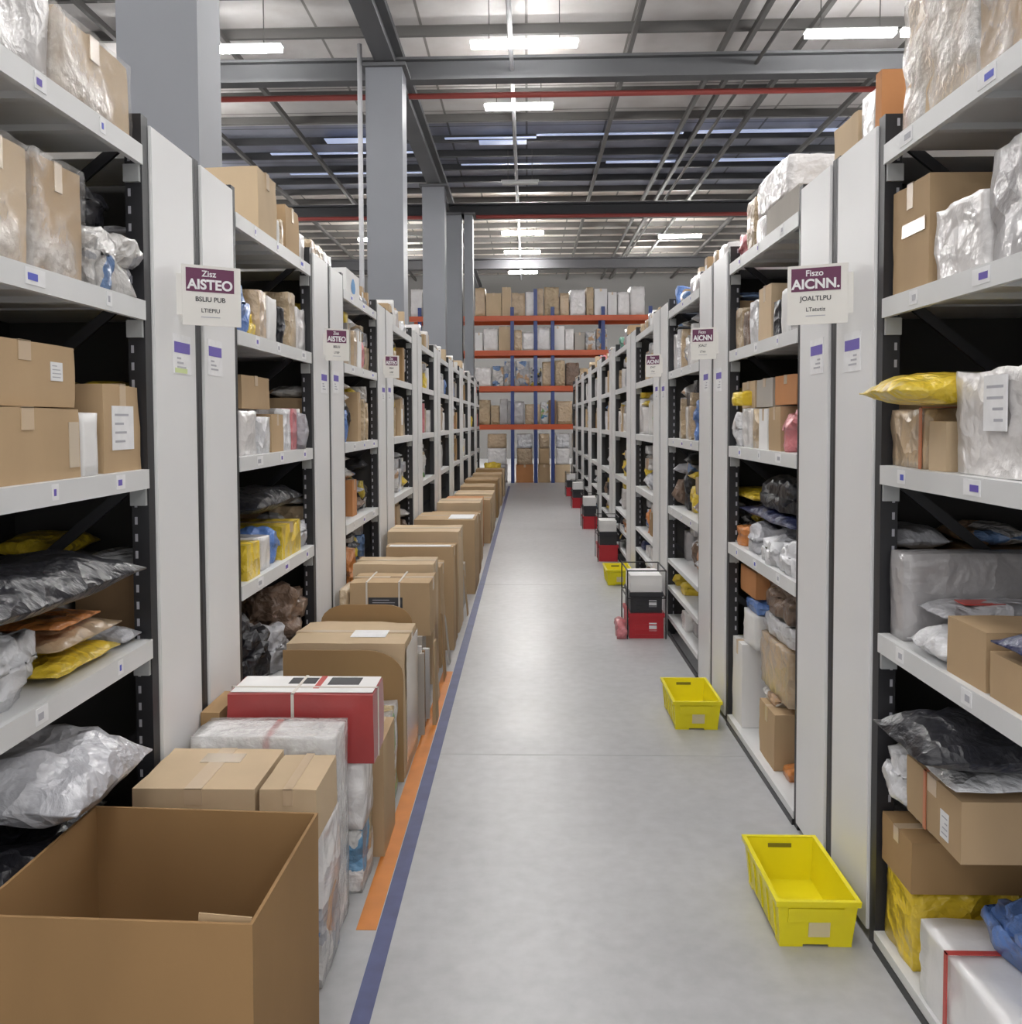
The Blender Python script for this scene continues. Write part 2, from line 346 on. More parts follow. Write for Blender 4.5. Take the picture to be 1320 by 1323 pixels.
def carton(x0, x1, y0, y1, z0, z1, m, label, cat='carton', name='cardboard_carton', group=None, rz=0.0, tape='y', labels=(), film=None, tapem='tape', strap=None):
    w, d, h = abs(x1 - x0), abs(y1 - y0), z1 - z0
    o = link(name, box_mesh(name, w, d, h, m), None, ((x0 + x1) / 2, (y0 + y1) / 2, z0), rz)
    tag(o, label, cat, group)
    t = 0.0009; k = min(0.05, 0.16 * min(w, d)); dn = min(0.07, h * 0.3)
    if tape == 'y':
        MB().box(-k / 2, k / 2, -d / 2 - t, d / 2 + t, h - 0.002, h + t).box(-k / 2, k / 2, -d / 2 - t, -d / 2 + 0.003, h - dn, h).box(-k / 2, k / 2, d / 2 - 0.003, d / 2 + t, h - dn, h).build('tape', tapem, o)
    elif tape == 'x':
        MB().box(-w / 2 - t, w / 2 + t, -k / 2, k / 2, h - 0.002, h + t).box(-w / 2 - t, -w / 2 + 0.003, -k / 2, k / 2, h - dn, h).box(w / 2 - 0.003, w / 2 + t, -k / 2, k / 2, h - dn, h).build('tape', tapem, o)
    for l in labels: sticker(o, l[0], w, d, h, *l[1:5], **(l[5] if len(l) > 5 else {}))
    if film: film_shell(o, w, d, h, film)
    if strap: band(o, w, d, h, *strap)
    return o

def band(parent, w, d, h, ax, pos, m, wd=0.014, name='strap', e=0.003):
    """a strap once round a box, across axis ax at fraction pos"""
    b = MB(); t = 0.003
    if ax == 'x':
        c = -d / 2 + pos * d; y0, y1 = c - wd / 2, c + wd / 2
        b.box(-w / 2 - e, w / 2 + e, y0, y1, h + e - t, h + e).box(-w / 2 - e, -w / 2 - e + t, y0, y1, 0, h + e).box(w / 2 + e - t, w / 2 + e, y0, y1, 0, h + e)
    else:
        c = -w / 2 + pos * w; x0, x1 = c - wd / 2, c + wd / 2
        b.box(x0, x1, -d / 2 - e, d / 2 + e, h + e - t, h + e).box(x0, x1, -d / 2 - e, -d / 2 - e + t, 0, h + e).box(x0, x1, d / 2 + e - t, d / 2 + e, 0, h + e)
    return b.build(name, m, parent)

def soft(kind, x0, x1, y0, y1, z0, z1, m, label, cat=None, name=None, group=None, rz=0.0, n=8, labels=(), strap=None, film=None):
    w, d, h = abs(x1 - x0), abs(y1 - y0), z1 - z0
    if kind == 'wrap': me = lump(w, d, h, 0.08, 0.07, 10, seed(), n); name = name or 'wrapped_parcel'; cat = cat or 'parcel'
    elif kind == 'slab': me = lump(w, d, h, 0.10, 0.10, 7, seed(), n); name = name or 'padded_envelope'; cat = cat or 'envelope'
    elif kind == 'bag': me = lump(w, d, h, 0.38, 0.34, 9, seed(), n, 0.14); name = name or 'plastic_bag'; cat = cat or 'bag'
    else: me = pillow(w, d, h, 0.22, seed(), 16 if n > 7 else 10, 12 if n > 7 else 8); name = name or 'plastic_mailer'; cat = cat or 'mailer'
    me.name = name; me.materials.append(M[m])
    o = link(name, me, None, ((x0 + x1) / 2, (y0 + y1) / 2, z0), rz); tag(o, label, cat, group)
    for l in labels: sticker(o, l[0], w, d, h, *l[1:5], **(l[5] if len(l) > 5 else {}))
    if strap: band(o, w, d, h, *strap)
    if film: film_shell(o, w, d, h, film)
    return o

# ------------------------------------------------------------------ layout numbers
XL, XR, DEP = -1.107, 1.043, 0.62
PER, BAY = 1.98, 1.16
Z0 = {'L': 2.56, 'R': 2.66}
NB = 10
SH = [2.395, 1.95, 1.462, 0.962]
def shelves(side, k):
    if side == 'L': return SH + ([0.10] if k == 0 else [0.45])
    return SH + ([0.055] if k < 2 else [0.57, 0.37, 0.15])
def bay_y(side, k): a = Z0[side] + PER * k; return a - BAY, a
NTH = ('first second third fourth fifth sixth seventh eighth ninth tenth eleventh twelfth thirteenth fourteenth fifteenth sixteenth seventeenth eighteenth nineteenth twentieth '
       'twenty-first twenty-second twenty-third twenty-fourth twenty-fifth').split()
SIDE = {'L': 'left', 'R': 'right'}
def fx(side, inset=0.012): return XL - inset if side == 'L' else XR + inset
def sgn(side): return -1 if side == 'L' else 1

# ------------------------------------------------------------------ the hall
HX0, HX1, HY0, HY1, HZ = -16, 16, -7, 37, 7.6
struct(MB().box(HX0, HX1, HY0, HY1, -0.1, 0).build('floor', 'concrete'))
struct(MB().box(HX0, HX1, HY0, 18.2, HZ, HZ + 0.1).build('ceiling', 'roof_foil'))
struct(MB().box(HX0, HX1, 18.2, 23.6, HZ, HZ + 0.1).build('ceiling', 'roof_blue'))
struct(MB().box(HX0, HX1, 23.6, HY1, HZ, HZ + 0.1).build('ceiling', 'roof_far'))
struct(MB().box(HX0, HX1, HY1, HY1 + 0.2, 0, HZ).build('wall_back', 'wall_grey'))
struct(MB().box(HX0 - 0.2, HX0, HY0, HY1, 0, HZ).build('wall_left', 'wall_grey'))
struct(MB().box(HX1, HX1 + 0.2, HY0, HY1, 0, HZ).build('wall_right', 'wall_grey'))
# floor joints
for i, y in enumerate((4.2, 8.6, 13.0)):
    struct(MB().box(-3, 3, y - 0.005, y + 0.005, 0.0, 0.0008).build('trim_%d' % (i + 1), 'bracket_grey'))
# purlins across, rails along
y = 11.2; i = 10
while y < 36:
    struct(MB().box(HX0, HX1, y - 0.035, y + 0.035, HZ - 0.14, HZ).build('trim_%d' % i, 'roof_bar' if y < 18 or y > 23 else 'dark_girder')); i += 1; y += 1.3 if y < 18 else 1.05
for x in (-6.2, -4.6, -0.25, 1.62, 3.05, 3.4, 4.25, 5.9, 7.4):
    struct(MB().box(x - 0.035, x + 0.035, 6, HY1, HZ - 0.24, HZ - 0.15).build('trim_%d' % i, 'roof_bar')); i += 1
# girders
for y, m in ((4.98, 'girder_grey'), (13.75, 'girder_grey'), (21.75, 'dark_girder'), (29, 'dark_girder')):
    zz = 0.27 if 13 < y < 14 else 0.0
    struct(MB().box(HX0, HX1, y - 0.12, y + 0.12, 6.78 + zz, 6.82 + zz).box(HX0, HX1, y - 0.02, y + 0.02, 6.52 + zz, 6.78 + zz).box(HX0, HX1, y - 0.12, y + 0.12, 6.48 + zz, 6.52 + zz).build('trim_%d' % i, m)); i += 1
struct(MB().box(-2.14, -1.86, 2, HY1, 6.66, 6.72).box(-2.02, -1.98, 2, HY1, 6.72, 7.1).box(-2.14, -1.86, 2, HY1, 7.1, 7.2).build('trim_%d' % i, 'girder_grey')); i += 1
# pale glints on the blue roof, made as faintly glowing strips
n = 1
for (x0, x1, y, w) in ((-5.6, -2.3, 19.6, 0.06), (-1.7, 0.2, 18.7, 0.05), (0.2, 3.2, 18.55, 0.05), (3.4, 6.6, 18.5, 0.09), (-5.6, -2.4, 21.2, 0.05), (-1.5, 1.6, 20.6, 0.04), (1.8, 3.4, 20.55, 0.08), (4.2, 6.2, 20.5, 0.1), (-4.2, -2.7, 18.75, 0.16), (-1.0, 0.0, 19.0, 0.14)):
    struct(MB().box(x0, x1, y - w, y + w, HZ - 0.16, HZ - 0.145).build('glint_strip_%d' % n, 'glint_glow')); n += 1
# pipes
for y, z in ((14.25, 6.72), (21.45, 6.45)):
    o = MB().tube((HX0 + 0.1, y, z), (HX1 - 0.1, y, z), 0.045).build('sprinkler_pipe', 'red_pipe', smooth=True)
    tag(o, 'red sprinkler pipe under the roof ' + ('just behind the first cross girder' if y < 20 else 'beneath the dark girder far down the hall'), 'pipe')
o = MB().tube((-0.22, 6, 6.92), (-0.22, 34, 6.92), 0.03, 8).build('conduit', 'white_pipe'); tag(o, 'pale conduit running along the roof above the middle of the aisle', 'pipe')
o = MB().tube((3.55, 6, 6.95), (3.2, 34, 6.95), 0.03, 8).build('conduit', 'roof_bar'); tag(o, 'dark conduit running along the roof above the right racks', 'pipe')
# columns
def column(x1, y0, w, d, top, label):
    x0 = x1 - w; f = 0.02
    o = MB().box(x0, x1, y0, y0 + f, 0, top).box(x0, x1, y0 + d - f, y0 + d, 0, top).box(x1 - f, x1, y0 + f, y0 + d - f, 0, top).box(x0, x0 + f, y0 + f, y0 + d - f, 0, top).build('steel_column', 'column_grey')
    MB().box(x0 - 0.06, x1 + 0.06, y0 - 0.06, y0 + d + 0.06, top, top + 0.05).build('cap_plate', 'girder_grey', o)
    o['kind'] = 'structure'; o['label'] = label; o['category'] = 'column'
    return o
c1 = column(-1.76, 4.80, 0.44, 0.36, 6.6, 'nearest grey steel column, rising behind the first pair of white panels')
c2 = column(-1.76, 12.75, 0.52, 0.45, 6.6, 'second grey steel column, with a conduit up its edge')
c3 = column(-1.76, 19.2, 0.48, 0.4, 6.6, 'third grey steel column, behind the far end of the left racks')
c4 = column(-1.53, 21.0, 0.40, 0.4, 6.4, 'fourth grey steel column, just in front of the pallet racking')
c5 = column(-1.27, 21.0, 0.20, 0.4, 6.4, 'slim grey steel column touching the fourth one')
o = MB().tube((-2.35, 12.7, 0), (-2.35, 12.7, 6.9), 0.035, 8).build('drain_pipe', 'white_pipe', smooth=True); tag(o, 'pale vertical pipe beside the second steel column', 'pipe')

# lamps
def lamp(x, y, L, label, lit=True, z=6.86, group=None):
    r = empty('ceiling_light', (x, y, z)); tag(r, label, 'ceiling light', group)
    MB().box(-L / 2 - 0.02, L / 2 + 0.02, -0.062, 0.062, 0.031, 0.06).build('housing', 'lamp_housing', r)
    MB().box(-L / 2, L / 2, -0.07, 0.07, -0.03, 0.03).build('diffuser', ('lamp_far' if y > 24 else 'lamp_bright' if y > 14 else 'lamp_tube') if lit else 'lamp_off', r)
    MB().bar((-L / 3, 0, 0.07), (-L / 3, 0, HZ - z), 0.012).build('hanger', 'roof_bar', r)
    MB().bar((L / 3, 0, 0.07), (L / 3, 0, HZ - z), 0.012).build('hanger', 'roof_bar', r)
    return r
lamp(-0.03, 12.70, 1.48, 'long lit ceiling light above the aisle, the widest one in the middle')
lamp(-4.2, 12.70, 1.48, 'lit ceiling light right beside the nearest steel column')
lamp(4.43, 12.55, 1.2, 'lit ceiling light above the right racks, the longer of two')
lamp(5.74, 12.55, 1.2, 'lit ceiling light cut off by the cartons on top of the right rack')
lamp(-0.13, 15.2, 1.12, 'lit ceiling light above the aisle, second from the near end')
lamp(-0.15, 20.0, 0.8, 'unlit pale ceiling light above the aisle', lit=False)
lamp(-0.12, 25.3, 1.15, 'lit ceiling light beyond the dark girder, above the aisle')
lamp(-0.15, 28.2, 1.1, 'small lit ceiling light farther off, above the aisle')
lamp(-0.15, 32.0, 1.0, 'farthest lit ceiling light above the end of the aisle')
for x in (-9.5, -4.3, 4.4, 9.6):
    for y in (20.0, 26.0, 31.0):
        if y > 24: lamp(x, y, 1.2, 'small lit ceiling light far down the hall at the %s' % ({-9.5: 'outer left', -4.3: 'left', 4.4: 'right', 9.6: 'outer right'}[x]) + {20.0: ', first row', 26.0: ', middle row', 31.0: ', last row'}[y])
for x, y, t in ((-6.5, 16.0, 'behind the nearest steel column'), (-8.2, 20.2, 'far behind the nearest steel column'), (8.4, 16.2, 'behind the cartons on the top right shelf'), (10.2, 20.2, 'far behind the cartons on the top right shelf')):  # unseen lamps added to brighten the far part of the hall
    lamp(x, y, 1.5, 'added fill lamp hidden ' + t)
for y in (-4.5, -1.5, 1.5, 4.5, 7.5, 10.2):
    for x in (-4.6, 0.0, 4.6):
        lamp(x, y, 1.5, 'lit ceiling light overhead, nearer than the picture shows', group='ceiling lights overhead')

# floor markings
o = MB().box(-0.478, -0.425, 0.6, 21.5, 0, 0.0012).build('floor_line', 'blue_line'); tag(o, 'blue tape line along the floor beside the row of cartons', 'floor marking')
o = MB().box(-0.545, -0.481, 2.72, 5.6, 0, 0.0012).build('floor_line', 'orange_line'); tag(o, 'orange tape strip on the floor inside the blue line', 'floor marking')

# ------------------------------------------------------------------ racks
def rack_bay(side, k):
    y0, y1 = bay_y(side, k); s = sgn(side); xf = XL if side == 'L' else XR
    r = empty('shelving_bay', (xf, (y0 + y1) / 2, 0))
    tag(r, 'open shelving bay with pale grey shelves, %s from the near end of the %s row' % (NTH[k], SIDE[side]), 'shelving', 'open shelving bays along the aisle')
    L = y1 - y0; h = L / 2
    def X(a, b): return (min(s * a, s * b), max(s * a, s * b))
    for y in (-h - 0.045, h):
        for a in (0.0, DEP - 0.05):
            xa, xb = X(a, a + 0.05)
            b = MB().box(xa, xb, y, y + 0.045, 0, 2.485)
            if k < 4 and a == 0.0:
                b.cur = 1; z = 0.1
                while z < 2.45:
                    yy = y + 0.045 if y < 0 else y
                    xm = (xa + xb) / 2 + s * 0.013
                    b.box(xm - 0.004, xm + 0.004, yy - 0.0005, yy + 0.0005, z, z + 0.022); z += 0.05
            b.build('upright', ['black_steel', 'grey_ink'], r)
    for j, ye in enumerate((-h - 0.022, h + 0.022)):
        for z in (0.25, 1.0, 1.55, 2.0):
            MB().bar((s * 0.05, ye, z + 0.42), (s * (DEP - 0.05), ye, z), 0.012, 0.03).build('brace', 'black_steel', r)
    xa, xb = X(DEP, DEP + 0.004)
    MB().box(xa, xb, -h - 0.02, h + 0.02, 0, 2.45).build('shade_sheet', 'shade_sheet', r)  # dark sheet added where the open back falls into shade
    for n, z in enumerate(shelves(side, k)):
        xa, xb = X(0.012, DEP - 0.002); small = z < 0.9 and z != 0.962
        bm_ = MB().box(xa, xb, -h + 0.001, h - 0.001, z - 0.018, z)
        for q in range(1, 5):
            yy = -h + L * q / 5; bm_.box(xa, xb, yy - 0.012, yy + 0.012, z - 0.035, z - 0.018)
        sh = bm_.build('shelf', 'shelf_grey', r)
        hb = 0.056 if not small else 0.03
        xa, xb = X(-0.004, 0.012)
        MB().box(xa, xb, -h + 0.001, h - 0.001, max(0.002, z - hb), z - 0.0003).build('front_beam', 'shelf_grey', sh)
        if not small:
            for ye in (-h, h - 0.012):
                xa, xb = X(0.004, 0.05)
                MB().box(xa, xb, ye, ye + 0.012, z - hb - 0.05, z - hb).build('bracket', 'bracket_grey', sh)
            if k < 3:
                for q in range(3):
                    yy = -h + L * (q + 0.6) / 3.2 + R.uniform(-0.05, 0.05); xa, xb = X(-0.0055, -0.004); wd = R.choice((0.05, 0.08, 0.03))
                    t = MB().box(xa, xb, yy, yy + wd, z - hb + 0.012, z - 0.006).build('shelf_label', 'paper', sh)
                    xa, xb = X(-0.0062, -0.0055); MB().box(xa, xb, yy + 0.008, yy + wd * 0.6, z - hb + 0.022, z - 0.018).build('printing', R.choice(('blue_ink', 'grey_ink', 'purple_ink')), t)
    # dark kick rail along the floor
    xa, xb = X(-0.008, 0.006)
    MB().box(xa, xb, -h, h, 0, 0.024).build('kick_rail', 'black_steel', r)
    return r

def end_panel(side, k, j):
    s = sgn(side); xf = XL if side == 'L' else XR
    ys = Z0[side] + PER * k + 0.045 + (0.0 if j == 0 else 0.40)
    W = 0.33
    r = empty('end_panel', (xf, ys + W / 2, 0))
    tag(r, 'white end panel, %s of the pair just past the %s %s bay' % ('nearer' if j == 0 else 'farther', NTH[k], SIDE[side]), 'panel', 'white end panels along the aisle')
    def X(a, b): return (min(s * a, s * b), max(s * a, s * b))
    xa, xb = X(-0.008, 0.012)
    MB().box(xa, xb, -W / 2 + 0.003, W / 2 - 0.003, 0.03, 2.466).build('panel_sheet', 'panel_white', r, bevel=0.003)
    ya = W / 2 if j == 0 else -W / 2 - 0.035
    xa, xb = X(0.0, 0.05)
    MB().box(xa, xb, ya + 0.001, ya + 0.034, 0, 2.475).build('edge_post', 'black_steel', r)
    ya = -W / 2 if j == 0 else W / 2 - 0.012
    xa, xb = X(0.013, DEP)
    if j == 0 and k < 2:
        for z in (SH[1], SH[2], SH[3], 0.1):
            MB().box(xa, xb, -W / 2 + 0.002, W / 2, z - 0.018, z).build('inner_shelf', 'shelf_grey', r)
        x2, x3 = X(DEP, DEP + 0.004); MB().box(x2, x3, -W / 2, W / 2, 0, 2.38).build('shade_sheet', 'shade_sheet', r)
        MB().box(xa, xb, W / 2 - 0.001, W / 2 + 0.0005, 0.0, 2.38).build('shade_side', 'shade_sheet', r)  # dark sheets added for the shade behind the panel
    else:
        MB().box(xa, xb, ya, ya + 0.012, 0.0, 2.38).build('shade_side', 'shade_sheet', r)  # dark sheet added in place of the shaded open rack side
    xa, xb = X(0.014, DEP)
    MB().box(xa, xb, -W / 2 + 0.0125, W / 2 - 0.0125, 2.375, 2.395).build('top_shelf', 'shelf_grey', r)
    if k < 3:   # the little notice under the sign
        yy = -0.03 if j == 0 else -0.13
        if side == 'R': yy = -0.06 if j == 0 else -0.11
        z1 = 1.875 if j == 0 else 1.885
        xa, xb = X(-0.0095, -0.008)
        p = MB().box(xa, xb, yy, yy + 0.145, z1 - 0.125, z1).build('notice', 'paper', r)
        xa, xb = X(-0.0102, -0.0095)
        MB().box(xa, xb, yy + 0.008, yy + 0.135, z1 - 0.058, z1 - 0.024).build('purple_band', 'purple_ink', p)
        b = MB()
        for q in range(3): b.box(xa, xb, yy + 0.03, yy + 0.06 + 0.02 * q, z1 - 0.078 - 0.014 * q, z1 - 0.072 - 0.014 * q)
        b.build('printing', 'grey_ink', p)
        if side == 'L' and j == 0 and k == 0: MB().box(xa, xb, yy + 0.012, yy + 0.11, z1 - 0.121, z1 - 0.106).build('lime_mark', 'lime_ink', p)
    return r

for side in 'LR':
    for k in range(NB):
        rack_bay(side, k)
        if k < NB - 1:
            end_panel(side, k, 0); end_panel(side, k, 1)

# hanging signs
def text(body, size, loc, parent, m, ext=0.0006, bold=0.0):
    cu = bpy.data.curves.new('lettering', 'FONT'); cu.body = body; cu.size = size; cu.align_x = 'CENTER'; cu.extrude = ext; cu.offset = bold; cu.materials.append(M[m])
    o = bpy.data.objects.new('lettering', cu); C.objects.link(o); me = bpy.data.meshes.new_from_object(o.evaluated_get(bpy.context.evaluated_depsgraph_get())); bpy.data.objects.remove(o); bpy.data.curves.remove(cu)
    if not me.materials: me.materials.append(M[m])
    o = link('lettering', me, parent, loc); o.rotation_euler = (math.pi / 2, 0, 0)
    return o
def sign(side, k, lines, label, full=True):
    s = sgn(side); xf = XL if side == 'L' else XR
    yc = Z0[side] + PER * k + 0.25
    W, H = 0.185, 0.19
    r = empty('aisle_sign', (xf - s * 0.024, yc - 0.03, 1.905 if k == 0 else 1.925), math.radians(35 if side == 'L' else -24))
    tag(r, label, 'sign', 'plum and cream aisle signs')
    x0, x1 = (0.0, W) if side == 'L' else (-W, 0.0)
    if k: r.scale = (0.74 if k == 1 else 0.66, 1.0, 0.9)
    MB().box(x0, x1, -0.003, 0.003, 0, H).build('sign_board', 'sign_card', r)
    b = 0.012
    MB().box(x0 + b, x1 - b * 1.8, -0.0042, -0.003, H * 0.56, H * 0.95).build('header', 'plum_ink', r)
    xc = (x0 + x1) / 2 - 0.005
    text(lines[0], 0.027, (xc - 0.004, -0.0044, H * 0.815), r, 'paper', 0.0005, 0.0004)
    text(lines[1], 0.043, (xc, -0.0044, H * 0.605), r, 'paper', 0.0005, 0.0014)
    text(lines[2], 0.021, (xc, -0.0032, H * 0.40), r, 'ink', 0.0005, 0.0004)
    text(lines[3], 0.018, (xc, -0.0032, H * 0.22), r, 'ink', 0.0005, 0.0002)
    MB().box(xc - 0.03, xc + 0.03, -0.0038, -0.003, H * 0.135, H * 0.15).build('underline', 'grey_ink', r)
    MB().box(-0.016 if side == 'L' else 0, 0 if side == 'L' else 0.016, -0.001, 0.001, 0.03, H - 0.03).build('mounting_tab', 'sign_card', r)
sign('L', 0, ('Zisz', 'AISTEO', 'BSLIU PUB', 'LTIEPIU'), 'plum and cream sign sticking out of the nearest left panels')
sign('R', 0, ('Fiszo', 'AICNN.', 'JOALTLPU', 'LTatutiz'), 'plum and cream sign sticking out of the nearest right panels')
sign('L', 1, ('Zisz', 'AISTEO', 'BSLIU', 'LTIEP'), 'plum and cream sign on the second pair of left panels')
sign('R', 1, ('Fiszo', 'AICNN', 'JOALT', 'LTatu'), 'plum and cream sign on the second pair of right panels')
sign('L', 2, ('Zisz', 'AISTEO', 'BSLIU', 'LTIEP'), 'plum and cream sign on the third pair of left panels')
sign('R', 2, ('Fiszo', 'AICNN', 'JOALT', 'LTatu'), 'plum and cream sign on the third pair of right panels')

# ------------------------------------------------------------------ parcels on the shelves
def put(kind, side, zb, px0, px1, pyt, m, label, depth=0.4, inset=0.02, h=None, pyb=None, **kw):
    """a parcel whose aisle face spans px0..px1 and whose top edge passes pyt, standing on height zb"""
    xf = fx(side, inset); pm = pyt if pyb is None else pyb
    a = at(px0, pm, x=xf).y; b = at(px1, pm, x=xf).y; y0, y1 = min(a, b), max(a, b)
    near = px1 if side == 'R' else px0
    yc = at((px0 + px1) / 2, pm, x=fx(side)).y
    for q in range(NB):
        c0, c1 = bay_y(side, q); c0 += 0.008; c1 -= 0.008
        if c0 - 0.05 < yc < c1 + 0.05:
            L_ = y1 - y0
            if inset > 0.1:      # stands further back in the same bay
                s_ = at((px0 + px1) / 2, pm, x=fx(side, inset * 0.4)).y; y0, y1 = s_ - L_ / 2, s_ + L_ / 2
            if y1 > c1: y0 -= min(y1 - c1, max(0, y0 - c0)) if y0 > c1 - 0.1 else 0; y1 = c1
            if y0 < c0: y0 = c0
            if y1 - y0 < 0.02: y0 = y1 - 0.05
    zt = zb + h if h else at(near, pyt, x=xf).z
    zt = max(zt, zb + 0.02); x2 = xf + sgn(side) * depth
    if kind == 'carton': return carton(min(xf, x2), max(xf, x2), y0, y1, zb, zt, m, label, **kw)
    return soft(kind, min(xf, x2), max(xf, x2), y0, y1, zb, zt, m, label, **kw)
COL = {'tan': 'tan', 'light_tan': 'pale tan', 'brown': 'brown', 'dark_brown': 'dark brown', 'grey_card': 'grey', 'orange_card': 'orange-brown', 'white_card': 'white', 'white_poly': 'white', 'grey_poly': 'grey', 'silver_poly': 'silver',
       'black_poly': 'black', 'navy_poly': 'navy', 'yellow_poly': 'yellow', 'blue_poly': 'blue', 'orange_poly': 'orange', 'pink_poly': 'pink', 'green_poly': 'green', 'red_poly': 'red', 'film_tan': 'shiny tan', 'film_white': 'shiny white', 'film_grey': 'shiny grey',
       'mix_poly': 'mottled', 'print_poly': 'colour-printed', 'speckle_poly': 'black-and-white', 'tan_poly': 'tan', 'brown_poly': 'brown'}
NOUN = {'carton': 'carton', 'wrap': 'parcel', 'slab': 'envelope', 'bag': 'bag', 'mailer': 'mailer'}
# ---- nearest left bay
G1 = None
S1, S2, S3, S4 = [z + 0.0005 for z in SH]
put('wrap', 'L', S1, -45, 65, 10, 'film_white', 'white wrapped parcel on the top shelf of the nearest left bay', h=0.36, depth=0.42)
put('carton', 'L', S1, 70, 164, 10, 'light_tan', 'tan carton under clear film on the top shelf of the nearest left bay', h=0.205, depth=0.42, film='film', tape='x')
put('carton', 'L', S2, -45, 33, 180, 'light_tan', 'tan film-wrapped carton on the second left shelf, cut by the picture edge', h=0.265, depth=0.42, film='film', tape='x')
put('carton', 'L', S2, 42, 103, 190, 'tan', 'tan film-wrapped carton beside the grey bag on the second left shelf', h=0.272, depth=0.42, film='film', tape='x')
put('bag', 'L', S2, 123, 185, 275, 'mix_poly', 'crumpled clear bag with blue and orange contents, second left shelf', h=0.19, depth=0.22, inset=-0.01, n=14)
put('bag', 'L', S2 + 0.192, 110, 182, 240, 'black_poly', 'black plastic bag slumped on the clear bag on the second left shelf', h=0.13, depth=0.3, inset=0.07, n=12)
put('carton', 'L', S3, -50, 103, 527, 'tan', 'wide tan carton under another carton on the third left shelf', h=0.172, depth=0.45, inset=0.015, tape='x', labels=[('A', 0.88, 0.98, 0.15, 0.8, dict(m='clear_tape', name='tape', ink=False))])
put('carton', 'L', S3 + 0.174, -50, 96, 432, 'tan', 'tan carton with a small white label stacked on the wide carton', h=0.150, depth=0.42, inset=0.03, tape='x', labels=[('A', 0.74, 0.86, 0.42, 0.72)])
put('slab', 'L', S3, 106, 128, 527, 'white_card', 'white envelope standing between the cartons on the third left shelf', h=0.165, depth=0.16, inset=0.012, n=6)
put('carton', 'L', S3, 133, 181, 488, 'tan', 'tall tan carton with a big white label on the third left shelf', h=0.242, depth=0.40, inset=0.015, tape='x', labels=[('A', 0.2, 0.78, 0.25, 0.75)])
put('bag', 'L', S4, -50, 70, 785, 'white_poly', 'white plastic bag with faint print on the fourth left shelf', h=0.185, depth=0.36, inset=0.03, n=14)
put('mailer', 'L', S4, 74, 156, 850, 'yellow_poly', 'yellow mailer at the bottom of the small stack, fourth left shelf', h=0.055, depth=0.34, inset=0.025, n=9)
put('mailer', 'L', S4 + 0.056, 76, 158, 830, 'film_tan', 'clear brown mailer in the middle of the small stack, fourth left shelf', h=0.06, depth=0.34, inset=0.03, n=9)
put('mailer', 'L', S4 + 0.117, 76, 130, 795, 'orange_poly', 'orange mailer on top of the small stack, fourth left shelf', h=0.03, depth=0.30, inset=0.04, n=9)
put('mailer', 'L', S4, 160, 190, 810, 'silver_poly', 'silver mailer at the far end of the fourth left shelf', h=0.05, depth=0.3, inset=0.025, n=9)
put('mailer', 'L', S4 + 0.187, -30, 189, 725, 'black_poly', 'large black mailer lying on top of the fourth left shelf', h=0.115, depth=0.42, inset=-0.045, n=12)
put('bag', 'L', 0.101, -40, 92, 1000, 'black_poly', 'black bag on the bottom shelf of the nearest left bay', h=0.27, depth=0.40, inset=0.0, n=12)
put('bag', 'L', 0.101, 97, 172, 1000, 'black_poly', 'smaller black bag at the far end of the bottom left shelf', h=0.26, depth=0.4, inset=0.02, n=12)
put('bag', 'L', 0.372, -40, 160, 985, 'black_poly', 'black bag in the middle of the pile on the bottom left shelf', h=0.27, depth=0.44, inset=0.0, n=12)
put('mailer', 'L', 0.645, 96, 196, 918, 'silver_poly', 'grey mailer with a white patch on top of the bottom left pile', h=0.17, depth=0.46, inset=-0.09, n=12)

# ---- nearest right bay
put('carton', 'R', S1, 1171, 1260, 5, 'light_tan', 'big tan film-wrapped carton on the top shelf of the nearest right bay', h=0.36, depth=0.42, film='film_milky', tape='x')
put('carton', 'R', S1, 1266, 1420, 5, 'tan', 'tan carton with a brown edge at the near end of the top right shelf', h=0.34, depth=0.42, film='film', tape='x')
put('carton', 'R', S2, 1149, 1201, 218, 'tan', 'tall tan carton at the far end of the second right shelf', h=0.30, depth=0.45, tape='x', labels=[('B', 0.1, 0.7, 0.52, 0.64, dict(m='clear_tape', name='printing', ink=False))])
put('wrap', 'R', S2, 1206, 1269, 245, 'film_white', 'white wrapped parcel beside the tall tan carton, second right shelf', h=0.19, depth=0.36, n=12, strap=None)
put('wrap', 'R', S2, 1278, 1420, 200, 'film_grey', 'grey wrapped parcel at the near end of the second right shelf', h=0.27, depth=0.38, n=12, inset=0.03)
put('wrap', 'R', S3, 1146, 1196, 528, 'film_tan', 'tan wrapped box below the yellow mailer on the third right shelf', h=0.165, depth=0.30, strap=('x', 0.12, 'orange_strap'))
put('carton', 'R', S3, 1200, 1222, 545, 'light_tan', 'small tan box between bigger parcels on the third right shelf', h=0.13, depth=0.25, tape=None)
put('mailer', 'R', S3 + 0.172, 1110, 1162, 480, 'yellow_poly', 'bright yellow mailer poking out over the third right shelf', h=0.085, depth=0.40, inset=-0.115, n=12)
put('wrap', 'R', S3, 1231, 1420, 470, 'film_white', 'big milky film-wrapped parcel with a white label, third right shelf', h=0.255, depth=0.42, n=14, labels=[('B', 0.55, 0.72, 0.42, 0.92, dict(t=0.004))])
put('wrap', 'R', S4, 1138, 1166, 715, 'film_grey', 'large grey wrapped box at the far end of the fourth right shelf', h=0.255, depth=0.5, n=10)
put('mailer', 'R', S4, 1172, 1216, 800, 'white_poly', 'white mailer lying in front on the fourth right shelf', h=0.085, depth=0.3, inset=0.0, n=12)
put('carton', 'R', S4, 1223, 1274, 797, 'tan', 'plain tan carton in the middle of the fourth right shelf', h=0.142, depth=0.34, inset=0.012, tape=None)
